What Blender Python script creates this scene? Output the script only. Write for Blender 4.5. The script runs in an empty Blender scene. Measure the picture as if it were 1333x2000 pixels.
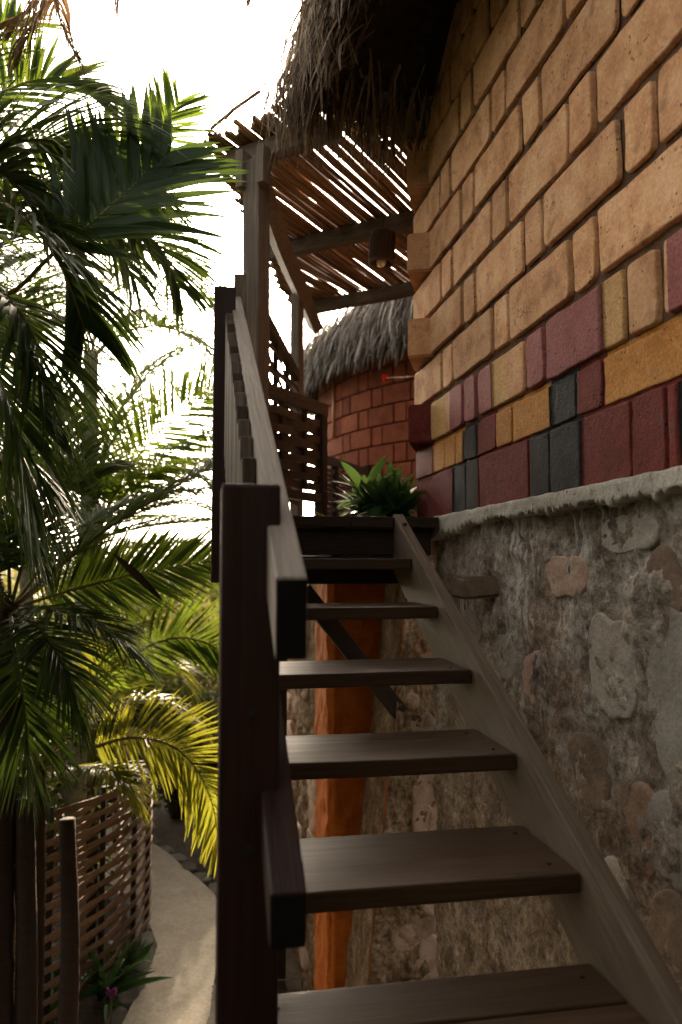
import bpy, bmesh, math, random
from mathutils import Vector, Matrix, noise
random.seed(7)
rnd, uni = random.random, random.uniform
rad = math.radians
sc = bpy.context.scene
col = sc.collection

# ------------------------------------------------------------------ camera
FPX, YAW, PIT = 1500.0, rad(10.17), math.atan(102/1500.0)
Fw = Vector((math.sin(YAW)*math.cos(PIT), math.cos(YAW)*math.cos(PIT), math.sin(PIT)))
Rt = Vector((math.cos(YAW), -math.sin(YAW), 0))
Up = Rt.cross(Fw)
cd = bpy.data.cameras.new('camera')
cam = bpy.data.objects.new('camera', cd); col.objects.link(cam)
cam.matrix_world = Matrix((Rt, Up, -Fw)).transposed().to_4x4()
cd.sensor_fit = 'VERTICAL'; cd.sensor_height = 36; cd.lens = 27
cd.clip_start = 0.02; cd.clip_end = 3000
cd.dof.use_dof = True; cd.dof.focus_distance = 2.7; cd.dof.aperture_fstop = 2.4
sc.camera = cam
# ------------------------------------------------------------------ sky, sun, exposure
SUN_AZ, SUN_EL = rad(2), rad(20.5)
w = bpy.data.worlds.new('World'); sc.world = w; w.use_nodes = True
wn = w.node_tree.nodes
sky = wn.new('ShaderNodeTexSky'); sky.sky_type = 'NISHITA'; sky.sun_disc = False
sky.sun_elevation = SUN_EL; sky.sun_rotation = SUN_AZ
sky.air_density = 1.0; sky.dust_density = 4.0; sky.ozone_density = 1.0
hs = wn.new('ShaderNodeHueSaturation'); hs.inputs['Saturation'].default_value = .30      # hazy, nearly white sky
w.node_tree.links.new(sky.outputs[0], hs.inputs['Color'])
tint = wn.new('ShaderNodeMix'); tint.data_type = 'RGBA'; tint.blend_type = 'MULTIPLY'; tint.inputs[0].default_value = 1; tint.inputs[7].default_value = (1, .885, .745, 1)   # golden-hour haze
w.node_tree.links.new(hs.outputs[0], tint.inputs[6])
w.node_tree.links.new(tint.outputs[2], wn['Background'].inputs[0])
wn['Background'].inputs[1].default_value = 0.15
sl = bpy.data.lights.new('sun', 'SUN'); sl.energy = 3.8; sl.angle = rad(1.2); sl.color = (1, .80, .56)
sun = bpy.data.objects.new('sun', sl); col.objects.link(sun)
sdir = Vector((math.sin(SUN_AZ)*math.cos(SUN_EL), math.cos(SUN_AZ)*math.cos(SUN_EL), math.sin(SUN_EL)))
sun.rotation_euler = sdir.to_track_quat('Z', 'Y').to_euler()
sun.location = sdir*30
sc.view_settings.view_transform = 'Standard'; sc.view_settings.look = 'None'
sc.view_settings.exposure = 2.1; sc.view_settings.gamma = 1
sc.render.engine = 'CYCLES'

# ------------------------------------------------------------------ helpers
def ray(u, v): return Fw + Rt*((u-666.5)/FPX) + Up*((1000-v)/FPX)
def atX(u, v, x): r = ray(u, v); return r*(x/r.x)
def atY(u, v, y): r = ray(u, v); return r*(y/r.y)
def atZ(u, v, z): r = ray(u, v); return r*(z/r.z)
WM = {}
def link(name, data, m=None, parent=None, kind=None):
    o = bpy.data.objects.new(name, data); col.objects.link(o)
    M = Matrix.Identity(4) if m is None else m
    WM[o.name] = M.copy()
    o.matrix_basis = M
    if parent is not None:
        o.parent = parent; o.matrix_parent_inverse = WM[parent.name].inverted()
    if kind: o['kind'] = kind
    return o
def thing(name, label, cat, loc=(0, 0, 0), group=None):
    o = link(name, None, Matrix.Translation(Vector(loc)))
    o['label'] = label; o['category'] = cat
    if group: o['group'] = group
    return o
def mesh(name, vs, fs, mats, idx=None, smooth=True):
    me = bpy.data.meshes.new(name); me.from_pydata([tuple(v) for v in vs], [], fs)
    for m in (mats if isinstance(mats, (list, tuple)) else [mats]): me.materials.append(m)
    if idx: me.polygons.foreach_set('material_index', idx)
    if smooth: me.polygons.foreach_set('use_smooth', [True]*len(me.polygons))
    me.update(); return me
def frame(p0, p1, up=(0, 0, 1)):
    x = (Vector(p1)-Vector(p0)).normalized(); u = Vector(up)
    y = u.cross(x).normalized(); z = x.cross(y)
    return Matrix((x, y, z)).transposed().to_4x4()
def beam(name, p0, p1, wd, ht, mat, parent, up=(0, 0, 1), bev=.005, wob=0.0, seg=1, plumb=None):
    """timber from p0 to p1 (centre line); wd across, ht along 'up'"""
    p0, p1 = Vector(p0), Vector(p1); L = (p1-p0).length
    bm = bmesh.new(); bmesh.ops.create_cube(bm, size=1)
    for v in bm.verts: v.co = Vector((v.co.x*L, v.co.y*wd, v.co.z*ht))
    if plumb is not None:      # cut the ends plumb on a sloping timber
        for v in bm.verts: v.co.x += v.co.z*plumb
    bmesh.ops.bevel(bm, geom=list(bm.edges), offset=bev, segments=2, affect='EDGES', profile=.6)
    if seg > 1:
        es = [e for e in bm.edges if abs((e.verts[0].co-e.verts[1].co).normalized().x) > .9 and e.calc_length() > L*.6]
        bmesh.ops.subdivide_edges(bm, edges=es, cuts=seg, use_grid_fill=True)
        s = rnd()*50
        for v in bm.verts:
            n = noise.noise_vector(Vector((v.co.x*2.2+s, s, 0)))
            v.co.y += n.y*wob; v.co.z += n.z*wob
            q = noise.noise_vector(Vector((v.co.x*9+s, v.co.y*14, v.co.z*14)))
            v.co += q*wob*.12
    me = bpy.data.meshes.new(name); bm.to_mesh(me); bm.free(); me.materials.append(mat)
    M = frame(p0, p1, up); M.translation = (p0+p1)/2
    return link(name, me, M, parent)
def tube_mesh(name, pts, radii, mat, seg=8, cap=True, rough=0):
    pts = [Vector(p) for p in pts]; vs, fs = [], []; n = len(pts); prev = None
    for i, p in enumerate(pts):
        t = (pts[min(i+1, n-1)]-pts[max(i-1, 0)]).normalized()
        a = Vector((0, 0, 1)) if abs(t.z) < .9 else Vector((1, 0, 0))
        if prev is None: x = t.cross(a).normalized()
        else: x = (prev-t*prev.dot(t)).normalized()
        prev = x; y = t.cross(x)
        r = radii[i] if isinstance(radii, (list, tuple)) else radii
        for k in range(seg):
            an = 2*math.pi*k/seg; rr = r*(1+rough*uni(-1, 1))
            vs.append(p+x*math.cos(an)*rr+y*math.sin(an)*rr)
    for i in range(n-1):
        for k in range(seg):
            k2 = (k+1) % seg
            fs.append((i*seg+k, i*seg+k2, (i+1)*seg+k2, (i+1)*seg+k))
    if cap:
        fs.append(tuple(range(seg-1, -1, -1))); fs.append(tuple((n-1)*seg+k for k in range(seg)))
    return mesh(name, vs, fs, mat)
def spline(pts, n):
    pts = [Vector(p) for p in pts]; P = [pts[0]*2-pts[1]]+pts+[pts[-1]*2-pts[-2]]; out = []; m = len(pts)-1
    for i in range(n+1):
        s = i/n*m; k = min(int(s), m-1); t = s-k; a, b, c, d = P[k:k+4]
        out.append(.5*((2*b)+(c-a)*t+(2*a-5*b+4*c-d)*t*t+(3*b-a-3*c+d)*t**3))
    return out

# ------------------------------------------------------------------ materials
class NT:
    def __init__(s, name):
        s.m = bpy.data.materials.new(name); s.m.use_nodes = True; s.t = s.m.node_tree; s.b = s.t.nodes['Principled BSDF']; s.out = s.t.nodes['Material Output']
    def n(s, typ, ins=None, **kw):
        nd = s.t.nodes.new('ShaderNode'+typ)
        for k, v in kw.items(): setattr(nd, k, v)
        for k, v in (ins or {}).items():
            if hasattr(v, 'is_output'): s.t.links.new(v, nd.inputs[k])
            else: nd.inputs[k].default_value = v
        return nd
    def l(s, a, b): s.t.links.new(a, b)
    def coord(s, kind, scale=(1, 1, 1), per_object=True):
        if kind == 'World': c = s.n('NewGeometry').outputs['Position']
        else: c = s.n('TexCoord').outputs['Object']
        mp = s.n('Mapping', {0: c}); mp.inputs['Scale'].default_value = scale
        if per_object:
            oi = s.n('ObjectInfo'); mm = s.n('Math', {0: oi.outputs['Random'], 1: 37.0}, operation='MULTIPLY'); s.l(mm.outputs[0], mp.inputs['Location'])
        return mp.outputs[0]
    def noise(s, co, scale, detail=5, rough=.55, dist=0):
        return s.n('TexNoise', {'Vector': co, 'Scale': scale, 'Detail': detail, 'Roughness': rough, 'Distortion': dist}).outputs[0]
    def ramp(s, fac, stops):
        r = s.n('ValToRGB', {0: fac}); e = r.color_ramp.elements
        while len(e) < len(stops): e.new(.5)
        for k, (p, c) in enumerate(stops): e[k].position = p; e[k].color = (*c, 1) if len(c) == 3 else c
        return r.outputs[0]
    def mix(s, fac, a, b, mode='MIX'):
        m = s.n('Mix', data_type='RGBA', blend_type=mode)
        for i, v in ((0, fac), (6, a), (7, b)):
            if hasattr(v, 'is_output'): s.l(v, m.inputs[i])
            else: m.inputs[i].default_value = v if i == 0 else (*v, 1)
        return m.outputs[2]
    def objvar(s, c, lo=.75, hi=1.2):
        oi = s.n('ObjectInfo'); mr = s.n('MapRange', {0: oi.outputs['Random'], 3: lo, 4: hi})
        h = s.n('HueSaturation', {'Color': c, 'Value': mr.outputs[0]}); return h.outputs[0]
    def bump(s, *hs):
        prev = None
        for h, st, d in hs:
            b = s.n('Bump', {'Height': h, 'Strength': st, 'Distance': d})
            if prev: s.l(prev, b.inputs['Normal'])
            prev = b.outputs[0]
        s.l(prev, s.b.inputs['Normal'])
    def done(s, c, rough=.8, spec=.3):
        if hasattr(c, 'is_output'): s.l(c, s.b.inputs['Base Color'])
        else: s.b.inputs['Base Color'].default_value = (*c, 1)
        if hasattr(rough, 'is_output'): s.l(rough, s.b.inputs['Roughness'])
        else: s.b.inputs['Roughness'].default_value = rough
        s.b.inputs['Specular IOR Level'].default_value = spec
        return s.m
def wood(name, dark, light, rough=.7, bump=.35, spec=.3, grain=1.0, wear=None):
    t = NT(name); c = t.coord('Object', (1.3, 22, 22)); g = t.noise(c, 2.2*grain, 6, .65, .6)
    c2 = t.coord('Object', (4, 160, 160)); g2 = t.noise(c2, 1.2, 3, .6)
    c3 = t.coord('Object', (2, 3, 3)); bl = t.noise(c3, 2.0, 4, .6)
    mid = tuple((a+b)/2 for a, b in zip(dark, light))
    cc = t.ramp(g, [(.28, dark), (.5, mid), (.75, light)])
    cc = t.mix(t.ramp(g2, [(.35, (.45,)*3), (.6, (0,)*3)]), cc, tuple(x*.4 for x in dark))
    cc = t.mix(t.ramp(bl, [(.35, (.0,)*3), (.7, (.45,)*3)]), cc, wear or dark)
    cc = t.objvar(cc, .8, 1.2)
    t.bump((g, bump, .006), (g2, bump, .003))
    return t.done(cc, t.ramp(g, [(.3, (rough-.12,)*3), (.7, (rough+.12,)*3)]), spec)
def rough_mat(name, stops, scale=6, rough=.9, bumps=((40, .5, .004), (160, .4, .002)), var=(.85, 1.15), pits=None, kind='Object', spec=.2, stretch=(1, 1, 1), blot=None, fc=.45):
    t = NT(name); c = t.coord(kind, stretch, kind == 'Object'); g = t.noise(c, scale, 7, .62)
    cc = t.ramp(g, stops)
    fine = t.noise(c, scale*14, 4, .7)
    cc = t.mix(fc, cc, t.ramp(fine, [(.28, (.2,)*3), (.72, (.8,)*3)]), 'OVERLAY')
    if blot:
        bn = t.noise(c, blot[0], 5, .6); cc = t.mix(t.ramp(bn, [(blot[1], (0,)*3), (blot[1]+.1, (blot[3],)*3)]), cc, blot[2])
    hs = [(t.noise(c, s, 5, .65), st, d) for s, st, d in bumps]
    if pits:
        v = t.n('TexVoronoi', {'Vector': c, 'Scale': pits}); pn = t.noise(c, pits*.25, 3)
        h = t.n('Math', {0: v.outputs[0], 1: t.ramp(pn, [(.46, (0,)*3), (.62, (.32,)*3)])}, operation='SUBTRACT')
        h2 = t.n('Math', {0: h.outputs[0], 1: 0.0}, operation='MINIMUM')
        hs.append((h2.outputs[0], .9, .02))
        cc = t.mix(t.ramp(t.n('Math', {0: h2.outputs[0], 1: -6.0}, operation='MULTIPLY').outputs[0], [(0, (0,)*3), (.8, (.75,)*3)]), cc, tuple(x*.35 for x in stops[0][1]))
    if var: cc = t.objvar(cc, *var)
    t.bump(*hs)
    return t.done(cc, rough, spec)
def leaf_mat(name, c1, c2, trans, tw=.5, rough=.5, tip=None):
    t = NT(name); g = t.n('NewGeometry'); r = g.outputs['Random Per Island']
    no = t.noise(t.coord('Object', (1, 1, 1)), 5, 3); f = t.n('Math', {0: r, 1: no}, operation='ADD')
    f = t.n('Math', {0: f.outputs[0], 1: .5}, operation='MULTIPLY').outputs[0]
    st = [(.25, c1), (.6, c2)]
    if tip: st.append((.80, tip))
    cc = t.ramp(f, st); t.l(cc, t.b.inputs['Base Color']); t.b.inputs['Roughness'].default_value = rough
    t.b.inputs['Specular IOR Level'].default_value = .22
    tr = t.n('BsdfTranslucent', {'Color': t.mix(.5, cc, trans)}); ms = t.n('MixShader', {0: tw}); t.l(t.b.outputs[0], ms.inputs[1]); t.l(tr.outputs[0], ms.inputs[2]); t.l(ms.outputs[0], t.out.inputs[0])
    return t.m
def straw_mat(name, c1, c2, c3, tw=.25):
    t = NT(name); g = t.n('NewGeometry'); r = g.outputs['Random Per Island']
    cc = t.ramp(r, [(.05, c1), (.5, c2), (.95, c3)])
    no = t.noise(t.coord('World', (1, 1, 1), False), 60, 3); cc = t.mix(.5, cc, t.ramp(no, [(.3, (.3,)*3), (.7, (.7,)*3)]), 'OVERLAY')
    t.l(cc, t.b.inputs['Base Color']); t.b.inputs['Roughness'].default_value = .7; t.b.inputs['Specular IOR Level'].default_value = .25
    tr = t.n('BsdfTranslucent', {'Color': cc}); ms = t.n('MixShader', {0: tw}); t.l(t.b.outputs[0], ms.inputs[1]); t.l(tr.outputs[0], ms.inputs[2]); t.l(ms.outputs[0], t.out.inputs[0])
    return t.m

M = {}
M['post'] = wood('dark_red_wood', (.019, .0065, .005), (.050, .018, .012), .5, .4, .3)
M['rail'] = wood('weathered_rail', (.24, .20, .165), (.55, .48, .41), .6, .5, .35)
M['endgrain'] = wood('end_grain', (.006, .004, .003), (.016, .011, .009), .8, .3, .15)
M['dark'] = wood('dark_brown_wood', (.018, .010, .007), (.055, .034, .023), .65, .35, .2)
M['tread'] = wood('tread_wood', (.040, .021, .0105), (.104, .060, .030), .5, .22, .25, .6)
M['string'] = wood('stringer_wood', (.105, .074, .051), (.25, .19, .135), .6, .45, .3)
M['grey'] = wood('grey_timber', (.085, .064, .050), (.27, .215, .17), .75, .5)
M['lattice'] = wood('lattice_wood', (.035, .022, .016), (.11, .072, .05), .7)
M['stake'] = wood('bark_wood', (.020, .011, .007), (.07, .04, .024), .85, .8)
M['weave'] = wood('woven_strip', (.20, .13, .09), (.45, .32, .23), .7, .4)
M['brick'] = rough_mat('tan_earth_brick', [(.33, (.45, .225, .108)), (.5, (.62, .34, .175)), (.67, (.72, .45, .26))], 7, .9, ((28, .35, .004), (110, .7, .003)), (.84, 1.12), 62, blot=(9, .58, (.28, .145, .075), .6), fc=.5)
M['mortar'] = rough_mat('brown_mortar', [(.3, (.075, .040, .024)), (.7, (.17, .10, .060))], 12, .95, ((50, .9, .006), (170, .7, .003)), None, kind='World')
def paint(n, a, b): return rough_mat(n, [(.3, a), (.7, b)], 9, .8, ((40, .7, .005), (150, .9, .003)), (.88, 1.1), 60, spec=.12, fc=.7, blot=(13, .56, tuple(min(1, x*.55+.05) for x in b), .45))
M['maroon'] = paint('maroon_paint', (.125, .022, .018), (.20, .042, .034))
M['pink'] = paint('dusty_pink_paint', (.27, .085, .085), (.38, .15, .14))
M['black'] = paint('charcoal_paint', (.022, .023, .024), (.045, .046, .047))
M['orange'] = paint('ochre_paint', (.40, .165, .035), (.56, .27, .075))
M['gold'] = paint('pale_gold_paint', (.53, .30, .11), (.63, .39, .17))
M['ledge'] = rough_mat('pale_cement', [(.3, (.36, .33, .28)), (.7, (.56, .53, .46))], 8, .9, ((30, .6, .006), (120, .6, .003)), None, 40, blot=(9, .62, (.20, .165, .13), .8))
M['plaster'] = rough_mat('orange_plaster', [(.3, (.38, .085, .008)), (.7, (.54, .15, .018))], 6, .85, ((45, .8, .006), (130, .8, .004)), None)
M['redbrick'] = rough_mat('red_brick', [(.25, (.16, .042, .022)), (.5, (.24, .066, .033)), (.75, (.31, .10, .055))], 7, .9, ((30, .4, .004), (120, .4, .002)), (.72, 1.2), 50)
M['redmortar'] = rough_mat('red_mortar', [(.3, (.17, .065, .04)), (.7, (.24, .11, .075))], 10, .95, ((50, .8, .004),), None)
M['path'] = rough_mat('concrete_path', [(.3, (.30, .26, .21)), (.7, (.44, .39, .32))], 3, .85, ((30, .3, .004), (150, .4, .002)), None, kind='World', blot=(2.2, .6, (.2, .17, .13), .5))
M['soil'] = rough_mat('dark_soil', [(.3, (.030, .020, .013)), (.7, (.085, .06, .038))], 3, 1, ((14, .9, .03), (60, .8, .01)), None, kind='World')
M['kerb'] = rough_mat('kerb_stone', [(.3, (.07, .062, .052)), (.7, (.17, .155, .13))], 9, .9, ((30, .7, .006), (120, .5, .003)), (.7, 1.3))
for i, (a, b) in enumerate([((.40, .35, .29), (.56, .51, .44)), ((.27, .245, .21), (.41, .375, .33)), ((.33, .20, .13), (.48, .33, .23)), ((.17, .12, .085), (.30, .22, .155)), ((.40, .25, .18), (.55, .42, .34))]):
    M['stone%d' % i] = rough_mat('field_stone_%d' % i, [(.3, a), (.7, b)], 9, .9, ((26, .6, .008), (95, .6, .004)), (.8, 1.1), blot=(7, .58, (.15, .10, .075), .6))
def rubble(name, cols, rust, dark, lime, lf):
    t = NT(name); c = t.coord('World', (1, 1, 1), False)
    cc = t.ramp(t.noise(c, 4.5, 9, .68), [(.34, cols[0]), (.45, cols[1]), (.54, cols[2]), (.63, cols[3])])
    cc = t.mix(t.ramp(t.noise(c, 3.1, 6, .65), [(.54, (0,)*3), (.62, (.5,)*3)]), cc, rust)
    cc = t.mix(t.ramp(t.noise(c, 5.2, 8, .72), [(.57, (0,)*3), (.66, (.5,)*3)]), cc, dark)
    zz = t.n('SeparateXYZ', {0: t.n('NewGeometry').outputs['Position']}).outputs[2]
    foot_z = t.n('MapRange', {0: t.n('Math', {0: zz, 1: t.noise(c, 3.3, 4, .6)}, operation='ADD').outputs[0], 1: .1, 2: -.6, 3: 0, 4: .75}).outputs[0]    # warmer tan towards the foot of the wall
    cc = t.mix(foot_z, cc, t.ramp(t.noise(c, 8, 7, .7), [(.36, (.085, .046, .024)), (.5, (.20, .125, .07)), (.62, (.34, .24, .15))]))
    cc = t.mix(.75, cc, t.ramp(t.noise(c, 45, 7, .75), [(.34, (.14,)*3), (.66, (.86,)*3)]), 'OVERLAY')
    cc = t.mix(.5, cc, t.ramp(t.noise(c, 170, 4, .7), [(.34, (.2,)*3), (.66, (.8,)*3)]), 'OVERLAY')
    st = t.noise(t.coord('World', (9, 9, .7), False), 2.3, 6, .62, .5)      # lime runs down from the ledge
    sp = t.noise(t.coord('World', (3, 3, 2.0), False), 1.7, 5, .65)
    f = t.n('Math', {0: t.ramp(st, [(.535, (0,)*3), (.58, (1,)*3)]), 1: t.ramp(sp, [(.43, (0,)*3), (.54, (lf,)*3)])}, operation='MULTIPLY')
    lz = t.n('MapRange', {0: zz, 1: -.75, 2: -.25, 3: 0, 4: 1}).outputs[0]
    f = t.n('Math', {0: f.outputs[0], 1: lz}, operation='MULTIPLY')
    cc = t.mix(f.outputs[0], cc, lime)
    t.bump((t.noise(c, 16, 7, .68), .8, .016), (t.noise(c, 70, 6, .72), .9, .006))
    return t.done(cc, .92, .2)
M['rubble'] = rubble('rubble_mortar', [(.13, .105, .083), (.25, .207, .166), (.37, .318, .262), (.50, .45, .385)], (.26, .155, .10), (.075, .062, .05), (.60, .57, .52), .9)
M['rubble_warm_lit'] = rubble('rubble_warm_lit', [(.09, .05, .026), (.18, .11, .06), (.27, .18, .105), (.35, .25, .16)], (.28, .11, .045), (.07, .05, .035), (.5, .42, .3), .3)  # warm bounce and sunlight on the lower walls, put into the stone colour
M['thatch'] = straw_mat('grey_thatch', (.055, .036, .023), (.19, .135, .09), (.42, .34, .26))
M['thatch_far'] = straw_mat('silver_thatch', (.035, .026, .020), (.17, .14, .115), (.50, .46, .42))
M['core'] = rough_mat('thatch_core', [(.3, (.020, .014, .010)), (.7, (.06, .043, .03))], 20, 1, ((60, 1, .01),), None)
def reed():
    t = NT('reed_cane'); c = t.coord('Object', (.8, 30, 30)); g = t.noise(c, 2, 4)
    cc = t.objvar(t.ramp(g, [(.3, (.14, .070, .032)), (.7, (.36, .205, .10))]), .55, 1.3)
    wv = t.noise(t.coord('Object', (9, .2, .2)), 1.5, 1); cc = t.mix(t.ramp(wv, [(.62, (0,)*3), (.66, (.5,)*3)]), cc, (.06, .035, .02))
    t.bump((g, .3, .003)); return t.done(cc, .5, .4)
M['reed'] = reed()
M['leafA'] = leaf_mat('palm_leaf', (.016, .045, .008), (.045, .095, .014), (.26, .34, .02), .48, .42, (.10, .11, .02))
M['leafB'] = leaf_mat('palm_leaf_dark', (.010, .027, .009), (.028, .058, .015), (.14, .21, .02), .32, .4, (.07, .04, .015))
M['leafY'] = leaf_mat('palm_leaf_yellow', (.05, .085, .010), (.11, .135, .016), (.42, .38, .03), .5, .45, (.20, .15, .02))
M['dry'] = leaf_mat('dry_leaf', (.09, .05, .028), (.20, .125, .07), (.30, .16, .06), .3, .7)
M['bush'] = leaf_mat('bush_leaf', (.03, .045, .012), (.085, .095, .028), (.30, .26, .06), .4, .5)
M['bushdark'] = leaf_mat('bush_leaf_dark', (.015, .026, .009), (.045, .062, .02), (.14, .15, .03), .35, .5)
M['glossy'] = leaf_mat('glossy_leaf', (.016, .046, .018), (.04, .10, .032), (.16, .26, .04), .25, .28, (.12, .15, .022))
M['rachis'] = leaf_mat('palm_rachis', (.10, .09, .02), (.19, .15, .04), (.3, .2, .05), .1, .5)
M['trunk'] = rough_mat('ringed_palm_trunk', [(.3, (.18, .175, .13)), (.7, (.36, .35, .27))], 2, .85, ((5, .5, .01), (60, .5, .004)), (.8, 1.1), stretch=(2, 2, 11))
M['magenta'] = leaf_mat('magenta_petal', (.45, .02, .06), (.6, .04, .10), (.7, .05, .1), .3, .6)
M['purple'] = leaf_mat('purple_petal', (.20, .06, .16), (.32, .12, .26), (.4, .1, .3), .3, .6)
M['redorn'] = leaf_mat('red_ornament', (.55, .02, .012), (.7, .04, .02), (.8, .05, .02), .3, .4)
t = NT('dark_iron'); M['iron'] = t.done((.012, .010, .009), .5, .5)
t = NT('copper_pipe'); M['copper'] = t.done((.42, .16, .06), .45, .5)
t = NT('frosted_bulb'); M['bulb'] = t.done((.72, .60, .42), .25, .5)

# ================================================================== the setting
GZ = -3.2
def ground():
    vs, fs = [], []; R = [0, 2, 4, 6, 8, 10, 13, 17, 24, 40, 90, 250, 700, 1800]; S = 40
    for r in R:
        for k in range(S):
            a = 2*math.pi*k/S; x, y = r*math.sin(a), 5+r*math.cos(a)
            z = GZ + (0 if r < 9 else noise.noise(Vector((x*.05, y*.05, 3)))*min(r*.03, 3)) + (.03*noise.noise(Vector((x*2, y*2, 0))) if 1 < r < 14 else 0)
            vs.append((x, y, z-.03))
    for i in range(len(R)-1):
        for k in range(S):
            k2 = (k+1) % S; fs.append((i*S+k, (i+1)*S+k, (i+1)*S+k2, i*S+k2))
    link('ground', mesh('ground', vs, fs, M['soil']), kind='structure')
ground()
PR = [(-.1, 3.2), (.02, 4.6), (.106, 5.98), (.2, 6.7), (.19, 7.52), (-.15, 8.4), (-.577, 9.27), (-1.5, 10.4), (-3, 11.6)]
PL = [(-.9, 3.2), (-.72, 4.6), (-.495, 5.77), (-.36, 6.5), (-.37, 6.93), (-.62, 7.7), (-1.15, 8.5), (-2.0, 9.5), (-3.4, 10.6)]
pr = spline([(x, y, 0) for x, y in PR], 48); pl = spline([(x, y, 0) for x, y in PL], 48)
vs, fs = [], []
for a, b in zip(pl, pr):
    for k in range(7):
        p = a.lerp(b, k/6); vs.append((p.x, p.y, GZ+.045+.006*noise.noise(p*3)))
for i in range(48):
    for k in range(6): fs.append((i*7+k, i*7+k+1, (i+1)*7+k+1, (i+1)*7+k))
path = link('path', mesh('path', vs, fs, M['path']), kind='structure')
def stone_mesh(name, L, W, H, mat, seg=14, rings=5, jag=.14):
    s = rnd()*99; vs, fs = [], []
    for r in range(rings+1):
        q = r/rings
        rr = math.sin(q*math.pi/2)**.55 if r else 0
        h = (1-q**5)**.6 if q < 1 else 0
        for k in range(seg):
            a = 2*math.pi*k/seg; c, d = math.cos(a), math.sin(a)
            sup = (abs(c)**2.7+abs(d)**2.7)**(-1/2.7)*(1+jag*noise.noise(Vector((c*.9+s, d*.9, s)))*1.6+jag*.35*noise.noise(Vector((c*3.1, d*3.1+s, s))))
            p = Vector((c*sup*rr*L/2, d*sup*rr*W/2, 0))
            p.z = H*h*(1+.35*noise.noise(Vector((p.x*14+s, p.y*14, 1))))+.004*noise.fractal(Vector((p.x*40+s, p.y*40, 2)), 1, 2, 3) - (.02 if r == rings else 0)
            vs.append(p)
    for r in range(rings):
        for k in range(seg):
            k2 = (k+1) % seg; fs.append((r*seg+k, r*seg+k2, (r+1)*seg+k2, (r+1)*seg+k)[::-1])
    return mesh(name, vs, fs, mat)
km = [stone_mesh('kerb_stone', .30, .13, .016, M['kerb'], 14, 4, .2) for _ in range(5)]
for edge, sd in ((pr, 1), (pl, -1)):
    i = 3
    acc = 0; last = edge[3]
    for i in range(4, 46):
        acc += (edge[i]-last).length; last = edge[i]
        if acc > .19:
            acc = 0; d = (edge[i]-edge[i-1]).normalized(); p = edge[i]+Vector((d.y, -d.x, 0))*.055*sd
            m = Matrix.Translation((p.x, p.y, GZ+.03))@Matrix.Rotation(math.atan2(d.y, d.x)+uni(-.15, .15), 4, 'Z')@Matrix.Diagonal((uni(.8, 1.1), uni(.8, 1.3), uni(.8, 1.3), 1))
            link('kerb_stone', random.choice(km), m, path)

# ================================================================== main thatched building
XW = 1.12
house = thing('thatched_house', 'thatched house with tan block wall, painted bands and rubble stone base beside the stairs', 'house', (2.2, 2.4, GZ))
Z0, PIT_Z = .153, .2194
def ZR(k): return .222 if k == 0 else .444 if k == 1 else Z0+k*PIT_Z
COLS = ['brick', 'maroon', 'pink', 'black', 'orange', 'gold']
PAINT = {0: [(3.34, 5, 'maroon'), (3.01, 3.34, 'black'), (2.49, 3.01, 'maroon'), (2.13, 2.49, 'black'), (1.64, 2.13, 'maroon'), (1.45, 1.64, 'black'), (0, 1.45, 'maroon')],
         1: [(3.65, 5, 'maroon'), (3.19, 3.65, 'orange'), (3.01, 3.19, 'black'), (2.81, 3.01, 'maroon'), (2.34, 2.81, 'orange'), (2.14, 2.34, 'black'), (1.98, 2.14, 'maroon'), (1.52, 1.98, 'orange'), (0, 1.52, 'black')],
         2: [(3.40, 3.64, 'gold'), (2.83, 3.34, 'pink'), (2.67, 2.83, 'gold'), (1.97, 2.51, 'pink'), (1.85, 1.97, 'gold'), (1.2, 1.66, 'pink')]}
def pcol(k, y):
    for a, b, c in PAINT.get(k, []):
        if a <= y < b: return COLS.index(c)
    return 0
BM = [M[c] for c in COLS]
wall = link('wall', None, Matrix.Translation((XW, 2.4, .2)), house)
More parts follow.
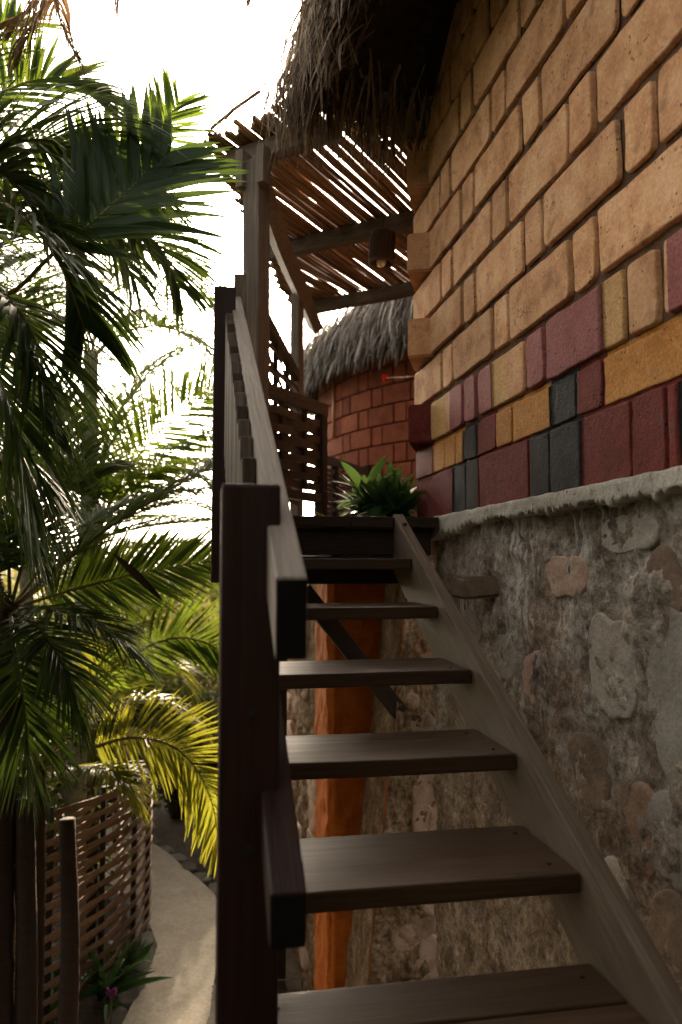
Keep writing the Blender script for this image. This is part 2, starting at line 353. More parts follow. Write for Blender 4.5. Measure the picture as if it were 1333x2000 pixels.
# mortar bed behind the bricks (painted over in the two lowest courses)
def mortar_bed():
    vs, fs, ix = [], [], []; ys = [-4, -2, -.6, 0, .6]+[1.0+i*.02 for i in range(149)]; zs = [.175+i*.025 for i in range(107)]
    for y in ys:
        for z in zs: vs.append((XW+.004+.006*noise.noise(Vector((y*25, z*25, 0))), y, z))
    n = len(zs)
    for i in range(len(ys)-1):
        for j in range(n-1):
            fs.append((i*n+j, (i+1)*n+j, (i+1)*n+j+1, i*n+j+1)); zc = (zs[j]+zs[j+1])/2; k = 0 if zc < .444 else 1 if zc < .592 else 2
            q = pcol(k, (ys[i]+ys[i+1])/2) if k < 2 else 0
            ix.append(q if q else 6)
    link('mortar', mesh('mortar', vs, fs, BM+[M['mortar']], ix), None, wall)
mortar_bed()
def brick_mesh(y0, y1, z0, z1, k, proud, colour=None, rr=.022):
    L, H = y1-y0, z1-z0; s = rnd()*90
    def axis(n, cuts, lo, hi):
        e = [0, .001, .0025, .005, .008, .022]; a = [lo+q for q in e]+[lo+.022+(hi-lo-.044)*i/n for i in range(1, n)]+[hi-q for q in reversed(e)]
        for c in cuts:
            if lo+.012 < c < hi-.012: a += [c]
        return sorted(a)
    cuts = [q for a, b, _ in PAINT.get(k, []) for q in (a, b)]
    ys = axis(max(2, int(L/.06)), cuts, y0, y1); zs = axis(4, [], z0, z1); n = len(zs)
    vs, fs, ix = [], [], []; cy, cz = (y0+y1)/2, (z0+z1)/2
    rc = [rr*uni(.6, 1.7) for _ in range(4)]
    for y in ys:
        for z in zs:
            dy, dz = L/2-abs(y-cy), H/2-abs(z-cz); yy, zz = y, z
            r = rc[(y > cy)*2+(z > cz)]
            if dy < r and dz < r:        # round the arris corners
                a, b = (r-dy)/r, (r-dz)/r; m = max(a, b); l = math.hypot(a, b); f = m/l if l else 1
                yy = cy+math.copysign(L/2-r+a*f*r, y-cy); zz = cz+math.copysign(H/2-r+b*f*r, z-cz)
                e = r*(1-m)
            else: e = min(dy, dz)
            q = min(e/.005, 1); x = proud*math.sqrt(max(0, 1-(1-q)**2))
            nn = noise.noise(Vector((yy*9+s, zz*9, 0)))
            wf = 1 if e < .014 else 0; n1_, n2_ = noise.noise_vector(Vector((yy*7+s, zz*7, 5))), noise.noise_vector(Vector((yy*26, zz*26+s, 9))); yy += (.007*n1_.x+.004*n2_.x)*wf; zz += (.006*n1_.y+.004*n2_.y)*wf
            vs.append((XW+.012-(x+.012 if q > 0 else 0)-.003*nn*q, yy, zz))
    for i in range(len(ys)-1):
        for j in range(n-1):
            fs.append((i*n+j, (i+1)*n+j, (i+1)*n+j+1, i*n+j+1))
            ix.append(COLS.index(colour) if colour else pcol(k, (ys[i]+ys[i+1])/2))
    return mesh('brick', vs, fs, BM, ix)
YC, YE = 3.64, 3.96
for k in range(0, 13):
    z0, z1 = ZR(k), ZR(k+1); h0 = 3.0 if k % 2 == 0 else 3.30
    js = []
    for i in range(-1, 6):
        a = h0-i*.653; js += [a+.16, a]
    js = sorted(j for j in js if .7 < j < YE-.1)
    if k % 2 == 0: js.append(YC)
    js.append(YE)
    g = .029 if k >= 2 else .012; pr_ = .014 if k >= 2 else .005
    for a, b in zip(js[:-1], js[1:]):
        if b-a < .06: continue
        if k % 2 == 0 and a >= YC-.01: continue
        gg = g*uni(.75, 1.15)
        link('brick', brick_mesh(a+gg/2, b-gg/2, z0+gg/2, z1-gg/2, k, pr_*uni(.75, 1.2), None, .018 if k >= 2 else .010), None, wall)
# corner blocks that stick out of the wall face in every second course
def bevel_block(name, c, size, mat, parent, bev=.014, seg=2, wob=.004, rot=Matrix.Identity(4)):
    bm = bmesh.new(); bmesh.ops.create_cube(bm, size=1)
    for v in bm.verts: v.co = Vector((v.co.x*size[0], v.co.y*size[1], v.co.z*size[2]))+Vector((uni(-wob, wob), uni(-wob, wob), uni(-wob, wob)))
    bmesh.ops.bevel(bm, geom=list(bm.edges), offset=bev, segments=seg, affect='EDGES')
    me = bpy.data.meshes.new(name); bm.to_mesh(me); bm.free(); me.materials.append(mat)
    return link(name, me, Matrix.Translation(c)@rot, parent)
QA = Vector((math.sin(rad(22)), math.cos(rad(22)), 0)); QB = Vector((QA.y, -QA.x, 0)); QR = Matrix.Rotation(-rad(22), 4, 'Z')
for k in range(2, 13, 2):
    qc = Vector((1.135, 3.632, 0))-QB*.072+QA*.16
    bevel_block('brick', (qc.x, qc.y, Z0+(k+.5)*PIT_Z), (.144, .32, PIT_Z-.022), M['maroon'] if k == 2 else M['brick'], wall, .008, 2, .003, QR)
# return wall of the house, turning away from the stairs
for k in range(0, 13):
    for i in range(5):
        q = Vector((XW+.06, YE-.01, 0))+QA*(.17+i*.33+(.16 if k % 2 == 0 else 0))
        bevel_block('brick', (q.x, q.y, Z0+(k+.5)*PIT_Z), (.10, .315, PIT_Z-.014), M['maroon'] if k < 2 else M['brick'], wall, .01, 1, .004, QR)
e0 = Vector((XW+.06, YE-.01, 0)); e1 = e0+QA*2
link('mortar', mesh('mortar', [(e0.x, e0.y, -.2), (e1.x, e1.y, -.2), (e1.x, e1.y, 3), (e0.x, e0.y, 3)], [(0, 1, 2, 3)], M['mortar']), None, wall)
# rubble base
base = link('stone_base', None, Matrix.Translation((XW, 2.4, -1.5)), house)
def rubble_sheet(fn, ny, nz, parent, mat='rubble', name='rubble_mortar'):
    vs, fs = [], []
    for i in range(ny+1):
        for j in range(nz+1): vs.append(fn(i/ny, j/nz))
    for i in range(ny):
        for j in range(nz): fs.append((i*(nz+1)+j, (i+1)*(nz+1)+j, (i+1)*(nz+1)+j+1, i*(nz+1)+j+1))
    return link(name, mesh(name, vs, fs, M[mat]), None, parent)
def rough_h(p, s=0):
    v = Vector(p)
    vo = noise.voronoi(Vector((v.x*4.3+s, v.y*4.3, v.z*4.3)))[0]
    return .014*min(vo[1]-vo[0], .45)/.45+.020*noise.fractal(v*5, 1, 2, 4)+.009*noise.fractal(v*30, .8, 2, 4)
def base_fn(a, b):
    y = .6+a*3.13 if a > 0 else -4; z = -2.3+b*2.50
    return (XW+.03-rough_h((0, y, z)), y, z)
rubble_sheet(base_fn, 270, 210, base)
def wall_stone(u, v, L, H, mi, dep=.035, rot=0, x=XW):
    p = atX(u, v, x); m = Matrix.Translation((x+.030, p.y, p.z))@Matrix(((0, 0, -1, 0), (-1, 0, 0, 0), (0, 1, 0, 0), (0, 0, 0, 1)))@Matrix.Rotation(rot, 4, 'Z')
    link('stone', stone_mesh('stone', L*1.15, H*1.15, 0.006+dep*.13, M['stone%d' % mi], 32, 10, .28), m, base)
for a in [(1180, 1305, .19, .27, 0, .045, .05), (1300, 1370, .20, .33, 1, .04, 0), (1090, 1125, .24, .13, 4, .034, .1), (1280, 1140, .17, .14, 3, .03, 0), (975, 1290, .15, .15, 1, .035, .3), (1035, 1325, .20, .14, 4, .03, .4),
          (1225, 1610, .20, .19, 2, .035, 0), (1300, 1650, .19, .20, 1, .03, 0), (1130, 1500, .22, .17, 3, .03, .1), (1290, 1830, .2, .18, 3, .03, .1), (1180, 1760, .17, .17, 0, .03, .3), (910, 1225, .24, .14, 1, .034, 0), (1215, 1040, .24, .09, 0, .03, .05)]: wall_stone(*a)
# flat stone step sticking out of the base
p = atX(935, 1146, XW-.02)
o = bevel_block('projecting_stone', (XW-.03, p.y, p.z), (.17, .155, .085), M['stone3'], base, .012, 2, .010)
o['label'] = 'dark flat stone jutting out of the rubble base'
# cement ledge with a ragged lower edge
def ledge():
    vs, fs = [], []; n = 620
    for i in range(n+1):
        y = .6+i*(3.735-.6)/n if i else -4
        low = .172+.018*noise.fractal(Vector((y*6, 0, 3)), 1, 2, 3)-.06*max(0, y-2.9)+.020*noise.noise(Vector((y*38, 1, 0)))+.012*noise.noise(Vector((y*85, 1, 0)))
        top = .227+.003*noise.noise(Vector((y*14, 7, 0))); out = .030
        rows = [(.02, top+.004), (-out*.6, top+.002), (-out+.002, top+.001), (-out, top-.002), (-out, .212), (-out, .200), (-out, .188), (-out, min(.178, low+.02)), (-out+.001, low+.006), (-out+.007, low), (.03, low+.004)]
        for x, z in rows:
            d = .006*noise.fractal(Vector((y*9, z*14, 4)), 1, 2, 4)+.0025*noise.noise(Vector((y*70, z*70, 1)))
            vs.append((XW+x+d, y, z))
    m = 11
    for i in range(n):
        for k in range(m-1): fs.append((i*m+k, i*m+k+1, (i+1)*m+k+1, (i+1)*m+k))
    fs.append(tuple(n*m+k for k in range(m)))
    link('ledge', mesh('ledge', vs, fs, M['ledge']), None, house)
ledge()
# body of the lower storey under the deck (end of the base, orange pilaster, battered stone)
def end_fn(a, b):
    z = -3.25+b*3.3; x = 1.16-(1-a)*0+a*0
    lx = 1.0+.11*(z+1.09)
    xx = lx+(1.5-lx)*a; y = 4.10+.03*a
    return (xx, y-rough_h((xx*1.0, 3, z), 9)*1.3, z)
rubble_sheet(end_fn, 90, 300, base, 'rubble_warm_lit')
def end_ret(a, b):
    z = -3.25+b*3.3; lx = 1.0+.11*(z+1.09); y = 4.11+a*.6
    return (lx-rough_h((2, y, z), 3)*.5, y, z)
rubble_sheet(end_ret, 40, 160, base, 'rubble_warm_lit')
for k in range(26):
    z = -2.6+rnd()*2.4; x = uni(1.07+.11*(z+1.09), 1.3)
    m = Matrix.Translation((x, 4.12, z))@Matrix.Rotation(rad(90), 4, 'X')
    link('stone', stone_mesh('stone', uni(.10, .2), uni(.16, .34), .025, M['stone%d' % random.choice((2, 3, 4))], 16, 6, .2), m, base)
def pil_fn(a, b):
    z = -3.25+b*3.4
    if a < .5: q = a*2; x, y = .748, 5.15-q*.55
    else: q = a*2-1; x, y = .748+q*.6, 4.60
    e = abs(a-.5)
    d = .014*noise.fractal(Vector((x*9, y*9, z*9)), 1, 2, 4)
    if e < .03: x += .02*(1-e/.03); y += .02*(1-e/.03)
    return (x-(d if a < .5 else 0), y-(d if a >= .5 else 0), z)
rubble_sheet(pil_fn, 90, 150, base, 'plaster', 'plaster_pilaster')
def low_fn(a, b):
    z = -3.25+b*3.35; y = 4.95+a*5
    return (.80-rough_h((1, y, z), 5)*1.4, y, z)
rubble_sheet(low_fn, 190, 200, base, 'rubble_warm_lit')
for k in range(40):
    z = -2.9+rnd()*2.8; y = uni(5.25, 8.5)
    m = Matrix.Translation((.81, y, z))@Matrix(((0, 0, -1, 0), (-1, 0, 0, 0), (0, 1, 0, 0), (0, 0, 0, 1)))
    link('stone', stone_mesh('stone', uni(.2, .5), uni(.15, .3), .05, M['stone%d' % random.choice((2, 3, 4))], 16, 6, .2), m, base)

# thatch -----------------------------------------------------------
class Blades:
    def __init__(s): s.v, s.f = [], []
    def blade(s, pts, w, nrm):
        n = len(pts); b = len(s.v)
        for i, p in enumerate(pts):
            t = (pts[min(i+1, n-1)]-pts[max(i-1, 0)]).normalized(); sd = t.cross(nrm)
            sd = sd.normalized() if sd.length > 1e-4 else Vector((1, 0, 0))
            ww = w*(1-.8*(i/(n-1))**2)*.5
            s.v += [p-sd*ww, p+sd*ww]
        for i in range(n-1): s.f.append((b+2*i, b+2*i+1, b+2*i+3, b+2*i+2))
    def build(s, name, mat, parent, kind='stuff'): return link(name, mesh(name, s.v, s.f, mat), None, parent, kind)
def thatch(path, count, zlow, drop, inward, mat, parent, wd=.010, slope=1.15, rows=3, layers=None, jag=.10):
    B = Blades(); cum = [0]
    for a, b in zip(path[:-1], path[1:]): cum.append(cum[-1]+(b-a).length)
    for k in range(count):
        s = cum[1]*0+rnd()*cum[-1]; i = max(j for j in range(len(path)-1) if cum[j] <= s); q = (s-cum[i])/(cum[i+1]-cum[i])
        p = path[i].lerp(path[i+1], q); t = (path[i+1]-path[i]).normalized(); out = Vector((t.y, -t.x, 0))*parent_sign
        lev = rnd()**1.4                       # 0 at the eave, 1 high up on the roof
        clump = noise.noise(Vector((s*5, lev*4, 1)))
        jj = uni(-1, 1)*jag + clump*.09
        up_in = lev*inward
        tip = Vector((p.x, p.y, zlow)) - out*(up_in+uni(-.02, .14)) + Vector((0, 0, up_in*slope+jj+rnd()*drop*.45))
        L = uni(.22, .55)
        root = tip - out*L*uni(.25, .55) + Vector((0, 0, L*uni(.75, 1.0))) + t*uni(-.10, .10)*L*2
        mid = root.lerp(tip, .5)+out*uni(0, .05)+Vector((0, 0, uni(0, .03)))+t*uni(-.02, .02)
        nrm = (out*1.0+Vector((0, 0, .5))+t*uni(-.9, .9)).normalized()
        B.blade([root, root.lerp(mid, .5)+out*.008, mid, mid.lerp(tip, .55)+out*.006, tip], wd*uni(.4, 1.7), nrm)
    return B
parent_sign = -1
roof = link('roof', None, Matrix.Translation((2, 2.4, 2.4)), house)
EP = [Vector(q) for q in [(.50, -4, 0), (.50, -1.5, 0), (.50, .3, 0), (.50, 1.4, 0), (.47, 2.3, 0), (.42, 2.95, 0), (.35, 3.35, 0), (.32, 3.58, 0), (.40, 3.74, 0), (.62, 3.78, 0), (1.1, 3.79, 0), (2.2, 3.8, 0), (3.2, 3.8, 0)]]
EP = spline(EP, 72)[14:]
EP[0].y = -4
B = thatch(EP, 36000, 2.12, .30, .75, M['thatch'], roof, .015, 1.35, jag=.13)
for k in range(260):                     # loose straws hanging from the eave
    p = random.choice(EP[16:46])+Vector((uni(-.06, .14), uni(-.1, .02), 0)); L = uni(.12, .32)
    a = Vector((p.x, p.y, 2.26)); b = a+Vector((uni(-.06, .05), uni(-.08, .06), -L))
    B.blade([a, a.lerp(b, .5)+Vector((uni(-.02, .02), 0, 0)), b], .006, Vector((uni(-1, 1), -1, .2)))
B.build('thatch', M['thatch'], roof)
def shell(path, levels, mat, parent, sign, name='thatch_core'):
    vs, fs = [], []
    for i, p in enumerate(path):
        t = (path[min(i+1, len(path)-1)]-path[max(i-1, 0)]).normalized(); out = Vector((t.y, -t.x, 0))*sign
        for inn, z in levels:
            q = p-out*inn; vs.append((q.x, q.y, z+.02*noise.noise(Vector((q.x*6, q.y*6, z*6)))))
    n = len(levels)
    for i in range(len(path)-1):
        for k in range(n-1): fs.append((i*n+k, i*n+k+1, (i+1)*n+k+1, (i+1)*n+k))
    link(name, mesh(name, vs, fs, mat), None, parent)
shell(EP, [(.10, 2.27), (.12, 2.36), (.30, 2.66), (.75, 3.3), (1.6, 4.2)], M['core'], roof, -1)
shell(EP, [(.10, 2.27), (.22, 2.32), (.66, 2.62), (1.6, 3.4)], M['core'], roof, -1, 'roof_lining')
# rafters and purlins in the dark under the eave
for y in (.9, 1.5, 2.1, 2.7, 3.3):
    link('rafter', tube_mesh('rafter', [(.62, y, 2.40), (1.6, y+.03, 3.12)], .032, M['grey'], 8), None, roof)
link('purlin', tube_mesh('purlin', [(.72, .4, 2.40), (.70, 2.2, 2.41), (.66, 3.6, 2.40)], .028, M['grey'], 8), None, roof)

# ================================================================== staircase
def disc(name, c, r, h, mat, parent, axis='Y'):
    bm = bmesh.new(); bmesh.ops.create_cone(bm, cap_ends=True, segments=16, radius1=r, radius2=r*.9, depth=h)
    me = bpy.data.meshes.new(name); bm.to_mesh(me); bm.free(); me.materials.append(mat)
    rot = Matrix.Rotation(rad(90), 4, 'X') if axis == 'Y' else Matrix.Identity(4)
    return link(name, me, Matrix.Translation(c)@rot, parent)
st = thing('staircase', 'open wooden staircase with weathered handrail climbing beside the stone wall', 'staircase', (.5, 2.2, GZ))
XS = .87; SL = .507
def noseY(k): return 3.145-.361*(k-1)
def noseZ(k): return .022-.183*(k-1)
for k in range(1, 10):
    y, z = noseY(k), noseZ(k)
    dj = uni(-.003, .003)
    if k >= 6:
        beam('tread', (.12, y+.245, z-.0225), (XS-.003, y+.247, z-.0225), .155, .045, M['tread'], st)
        beam('tread', (.12, y+.080, z-.0225), (XS-.003, y+.080, z-.0225), .160, .046, M['tread'], st)
    else:
        beam('tread', (.12, y+.170+dj, z-.0225), (XS-.003, y+.165, z-.0225+dj), .335, .045, M['tread'], st, bev=.005, seg=7, wob=.004)
for k in range(1, 8):
    for dx in (.035, .70):
        for dy in (.06, .27): disc('screw', (.12+dx+uni(-.004, .004), noseY(k)+dy, noseZ(k)+.0012), .0055, .004, M['iron'], st, 'Z')
def sloped(name, x, wd, ht, y0, y1, ztop_at, mat, slope, plumb=True):
    # ztop_at(y): height of the upper edge
    a = Vector((x, y0, ztop_at(y0))); b = Vector((x, y1, ztop_at(y1))); n = Vector((0, -slope, 1)).normalized(); c = -n*ht/2
    o = beam(name, a+c, b+c, wd, ht, mat, st, up=(0, 0, 1), plumb=slope if plumb else None)
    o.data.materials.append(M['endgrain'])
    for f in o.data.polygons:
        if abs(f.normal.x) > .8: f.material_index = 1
    return o
stop = lambda y: noseZ(1)+SL*(y-noseY(1))+.045
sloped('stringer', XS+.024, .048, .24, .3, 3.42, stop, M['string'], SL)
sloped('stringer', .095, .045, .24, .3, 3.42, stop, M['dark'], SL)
RS = .539
rtop = lambda y: -.035+RS*(y-1.21)
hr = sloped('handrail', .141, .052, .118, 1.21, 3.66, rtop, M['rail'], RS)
mtop = lambda y: rtop(y)-.475
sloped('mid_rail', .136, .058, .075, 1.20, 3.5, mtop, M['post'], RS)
def newel(x, y, z0, z1, wd, mat, name='newel_post'):
    return beam(name, (x, y, z0), (x, y, z1), wd, wd, mat, st, up=(0, 1, 0), bev=.007)
n1 = newel(.086, 1.46, -1.75, .148, .108, M['post'])
n2 = newel(.082, 3.40, -.08, 1.225, .095, M['post'])
newel(.165, 3.73, .22, 1.42, .06, M['grey'], 'rail_end_post')
for v in (1392, 1658):
    p = atY(492, v, 1.405); disc('bolt', (p.x, 1.4045, p.z), .009, .005, M['iron'], n1)
for k in range(15):
    y = 1.75+k*.108
    beam('picket', (.098, y, rtop(y)-.62), (.098, y, rtop(y)-.012+uni(-.006, .006)), .030, .080, M['grey'] if k % 3 else M['lattice'], st, up=(0, 1, 0), bev=.004)
disc('bolt', (XS+.024, 3.36, stop(3.36)+.004), .012, .012, M['iron'], st, 'Z')

# ================================================================== deck
dk = thing('wooden_deck', 'dark plank landing deck at the head of the stairs', 'deck', (.8, 5, GZ))
DZ = .218
# front edge boards (three lengths) and the planks behind
ex = [.16, atY(686, 1005, 3.46).x, atY(768, 1005, 3.46).x, 1.085]
for i in range(3):
    beam('edge_board', (ex[i]+.002, 3.475+uni(-.004, .004), DZ-.024+uni(-.003, .003)), (ex[i+1]-.002, 3.475+uni(-.004, .004), DZ-.024), .055, .05, M['dark'], dk, bev=.004)
for i in range(20):
    y = 3.575+i*.142
    x0 = .17+max(0, (y-4.0)*.27); x1 = XW-.04 if y < 4.0 else 2.3
    beam('plank', (x0+uni(-.01, .01), y, DZ-.02), (x1, y, DZ-.02+uni(-.003, .003)), .136, .032, M['lattice'], dk, bev=.003)
beam('fascia_board', (.14, 3.512, DZ-.115), (1.06, 3.512, DZ-.115), .035, .125, M['dark'], dk)
beam('fascia_board', (.14, 3.516, DZ-.245), (.90, 3.516, DZ-.245), .035, .128, M['dark'], dk)
for x in (.22, .62, 1.02): beam('joist', (x, 3.56, DZ-.12), (x+.1, 6.3, DZ-.12), .05, .15, M['dark'], dk)
b0, b1 = atY(590, 1150, 4.03), atY(792, 1405, 4.14)
beam('brace', b0, b1, .09, .085, M['dark'], dk, up=(0, 1, 0))
beam('support_post', (.24, 4.15, GZ), (.24, 4.15, DZ-.2), .1, .1, M['dark'], dk, up=(0, 1, 0))
beam('support_post', (.62, 6.2, GZ), (.62, 6.2, DZ-.2), .1, .1, M['dark'], dk, up=(0, 1, 0))

# ================================================================== pergola
AZ = rad(40); A = Vector((math.sin(AZ), math.cos(AZ), 0)); Bv = Vector((A.y, -A.x, 0))
pg = thing('pergola', 'reed-roofed pergola on grey timber posts over the landing', 'pergola', (.7, 5, .218))
def st_pt(s, t_, z): q = A*s+Bv*t_; return Vector((q.x, q.y, z))
ZB = 2.2
P0 = Vector((.262, 4.02, 0)); P2 = Vector((.665, 5.55, 0))
beam('post', (P0.x, P0.y, .22), (P0.x, P0.y, 2.16), .105, .105, M['grey'], pg, up=A, bev=.007, seg=6, wob=.006)
beam('post', (P2.x, P2.y, .22), (P2.x, P2.y, 2.0), .075, .075, M['grey'], pg, up=A, bev=.007)
# curved log that carries the beams
pts = [atZ(505, 350, 2.06), atZ(522, 400, 2.04), atZ(546, 470, 2.02), atZ(566, 520, 2.01), atZ(590, 575, 2.0), atZ(617, 640, 1.99)]
o = link('plate_log', tube_mesh('plate_log', spline(pts, 24), [.066]*25, M['grey'], 4, rough=.02), None, pg)
for f in o.data.polygons: f.use_smooth = False
for s, (lu, lv), tr, hh in ((3.31, (430, 322), .62, .10), (4.48, (537, 517), 2.6, .11), (5.62, (592, 622), 2.6, .10)):
    l = atZ(lu, lv, ZB); t0 = l.dot(Bv)
    beam('cross_beam', st_pt(s, t0, ZB+hh/2), st_pt(s, t0+tr, ZB+hh/2), .085, hh, M['grey'], pg, bev=.008, seg=8, wob=.012)
# post head: saddle blocks
for du, sz in ((-.055, .09), (.075, .07)):
    q = P0+Bv*du-A*.045; beam('saddle_block', (q.x, q.y, 2.00), (q.x, q.y, 2.205), .045, sz, M['grey'], pg, up=A)
# reeds: own object each, shared meshes
rmesh = []
for i in range(8):
    sg = [(-1+2*j/9) for j in range(10)]; s = rnd()*40
    rmesh.append(tube_mesh('reed', [(x, .012*noise.noise(Vector((x*1.4+s, 0, 0))), .010*noise.noise(Vector((x*1.6, s, 0)))) for x in sg], [.0125*(1-.12*x) for x in sg], M['reed'], 7))
E0 = atZ(410, 277, 2.31); te = E0.dot(Bv); se = E0.dot(A); ED = Vector((math.sin(rad(16)), math.cos(rad(16)), 0))
tt = te-1.15
while tt < te+2.3:
    # near end: either along the first beam or along the slanting outer edge
    if tt < te:
        q = (tt-te)/ED.dot(Bv); s0 = se+q*ED.dot(A)
    else: s0 = se
    s0 = max(s0, (3.70-Bv.y*tt)/A.y if tt > te+.42 else 0)+uni(-.10, .05); s1 = 5.62+uni(.10, .34)
    zz = ZB+.118+uni(-.004, .016); L = (s1-s0)/2
    if L > .15:
        yaw = uni(-.008, .008)
        m = Matrix((A, -Bv, Vector((0, 0, 1)))).transposed().to_4x4(); m.translation = st_pt((s0+s1)/2, tt, zz)
        m = m@Matrix.Rotation(yaw, 4, 'Z')@Matrix.Rotation(uni(-.004, .004), 4, 'Y')@Matrix.Diagonal((L, uni(.8, 1.15), uni(.8, 1.15), 1))
        link('reed', random.choice(rmesh), m, pg)
    rr_ = rnd(); lit = te-1.2 < tt < te+.75
    tt += uni(.018, .023)+(uni(.006, .017) if rr_ < (.11 if lit else .02) else 0)
# a few loose canes lying over the near edge
for (a, b) in (((412, 252, 2.42), (508, 178, 2.50)), ((440, 232, 2.42), (470, 205, 2.46)), ((400, 285, 2.36), (432, 262, 2.38))):
    link('loose_cane', tube_mesh('loose_cane', [atZ(*a), (atZ(*a)+atZ(*b))/2+Vector((0, 0, .01)), atZ(*b)], .010, M['reed'], 6), None, pg)

# ---- hanging lamp
lc = atY(747, 484, 4.62)
lamp = thing('pendant_lamp', 'small cylindrical woven pendant lamp with a pale bulb under the pergola', 'lamp', lc-Vector((0, 0, .12)))
def lathe(name, prof, seg, mat, m, parent, smooth=True):
    vs, fs = [], []
    for r, z in prof:
        for k in range(seg): a = 2*math.pi*k/seg; vs.append((r*math.cos(a), r*math.sin(a), z))
    for i in range(len(prof)-1):
        for k in range(seg): k2 = (k+1) % seg; fs.append((i*seg+k, i*seg+k2, (i+1)*seg+k2, (i+1)*seg+k))
    return link(name, mesh(name, vs, fs, mat, smooth=smooth), m, parent)
LM = Matrix.Translation(lc)@Matrix.Rotation(rad(4), 4, 'Y')
M['shade'] = wood('dark_cane', (.05, .028, .016), (.15, .09, .052), .7)
shade = lathe('lamp_shade', [(.066, -.105), (.078, -.105), (.080, -.1), (.080, -.085), (.077, -.08), (.077, .07), (.080, .075), (.080, .09), (.074, .1), (.02, .103), (.02, .095), (.066, .09), (.066, -.105)], 28, M['shade'], LM, lamp)
for k in range(28):
    a = 2*math.pi*k/28; c = LM@Vector((.079*math.cos(a), .079*math.sin(a), 0)); d = LM.to_3x3()@Vector((0, 0, .088))
    link('cane_stave', tube_mesh('cane_stave', [c-d, c+d], .0045, M['shade'], 5), None, shade)
lathe('bulb', [(.001, -.128), (.016, -.124), (.028, -.110), (.031, -.093), (.026, -.072), (.014, -.05), (.012, .0)], 18, M['bulb'], LM, lamp)
link('cord', tube_mesh('cord', [lc+Vector((0, 0, .1)), lc+Vector((.004, 0, .2)), Vector((lc.x, lc.y, 2.24))], .004, M['iron'], 6), None, lamp)

# ================================================================== lattice railings round the landing
def lattice(label, pa, pb, zt, zb, zbot, nsl, posts, tw=.05, th=.075, name='lattice_railing', slat_w=.034, inner=2, cross=False, zt2=None):
    pa, pb = Vector((*pa, 0)), Vector((*pb, 0)); d = (pb-pa).normalized(); nrm = Vector((d.y, -d.x, 0))
    zt2 = zt if zt2 is None else zt2
    r = thing(name, label, 'railing', ((pa.x+pb.x)/2, (pa.y+pb.y)/2, .22), 'lattice railings round the landing')
    top = beam('top_rail', (pa.x, pa.y, zt-th/2), (pb.x, pb.y, zt2-th/2), tw, th, M['lattice'], r, seg=4, wob=.005)
    L = (pb-pa).length
    for k in range(int(L/.075)):
        q = pa+d*(.04+k*.075)+nrm*(tw/2+.001); zz = zt+(zt2-zt)*(.04+k*.075)/L
        m = frame(q, q+nrm); m.translation = Vector((q.x, q.y, zz-th*.45)); bm = bmesh.new(); bmesh.ops.create_cone(bm, cap_ends=True, segments=8, radius1=.006, radius2=.006, depth=.006)
        bmesh.ops.rotate(bm, verts=bm.verts, matrix=Matrix.Rotation(rad(90), 3, 'Y')); me = bpy.data.meshes.new('peg'); bm.to_mesh(me); bm.free(); me.materials.append(M['iron']); link('peg', me, m, top)
    if zb: beam('bottom_rail', (pa.x, pa.y, zb-.025), (pb.x, pb.y, zb-.025), tw*.9, .05, M['lattice'], r)
    for q in posts:
        p = pa+d*L*q; zz = zt+(zt2-zt)*q; beam('post', (p.x, p.y, .22), (p.x, p.y, zz+(.035 if q == 1 else -th)), .06, .06, M['dark'], r, up=d)
    for k in range(inner):
        p = pa+d*L*((k+1)/(inner+1)); zz = zt+(zt2-zt)*((k+1)/(inner+1)); beam('stile', (p.x, p.y, zbot), (p.x, p.y, zz-th), .03, .028, M['dark'], r, up=d)
    lo = zbot
    for k in range(nsl):
        z = lo+(min(zt, zt2)-th-.03-lo)*(k+.5)/nsl; sd = 1 if k % 2 else -1
        pts = [pa+d*L*j/12+nrm*.014*sd*math.cos(j/12*math.pi*(inner+1)) for j in range(13)]; vs, fs = [], []; hw = slat_w/2*uni(.8, 1.25)
        for p in pts:
            zz = z+uni(-.003, .003)
            for o_, h in ((.004, -hw), (.004, hw), (-.004, hw), (-.004, -hw)): vs.append((p.x+nrm.x*o_, p.y+nrm.y*o_, zz+h))
        for j in range(12):
            for e in range(4): e2 = (e+1) % 4; fs.append((j*4+e, j*4+e2, (j+1)*4+e2, (j+1)*4+e))
        fs += [(0, 1, 2, 3), (51, 50, 49, 48)]
        link('slat', mesh('slat', vs, fs, M['lattice'], smooth=False), None, r)
    if cross:
        n = int(L/.085)
        for k in range(n):
            p = pa+d*L*(k+.5)/n+nrm*.02; zz = zt+(zt2-zt)*(k+.5)/n; beam('upright_slat', (p.x, p.y, zbot), (p.x, p.y, zz-th), .006, .030, M['lattice'], r, up=nrm, bev=.001)
    return r
lattice('dark woven-slat railing panel with pegged top rail, nearest behind the handrail', (.27, 3.99), (.72, 4.56), .965, .415, .43, 9, (0, .93), inner=2, slat_w=.044)
lattice('low slatted railing behind the leafy plant, running to the red brick hut', (.98, 6.55), (1.62, 7.55), .96, None, .30, 13, (0, .3, 1), slat_w=.034, inner=2)
lattice('open lattice screen between the two pergola posts above the landing edge', (.30, 4.12), (.655, 5.48), 1.40, None, .40, 13, (), inner=2, slat_w=.030)

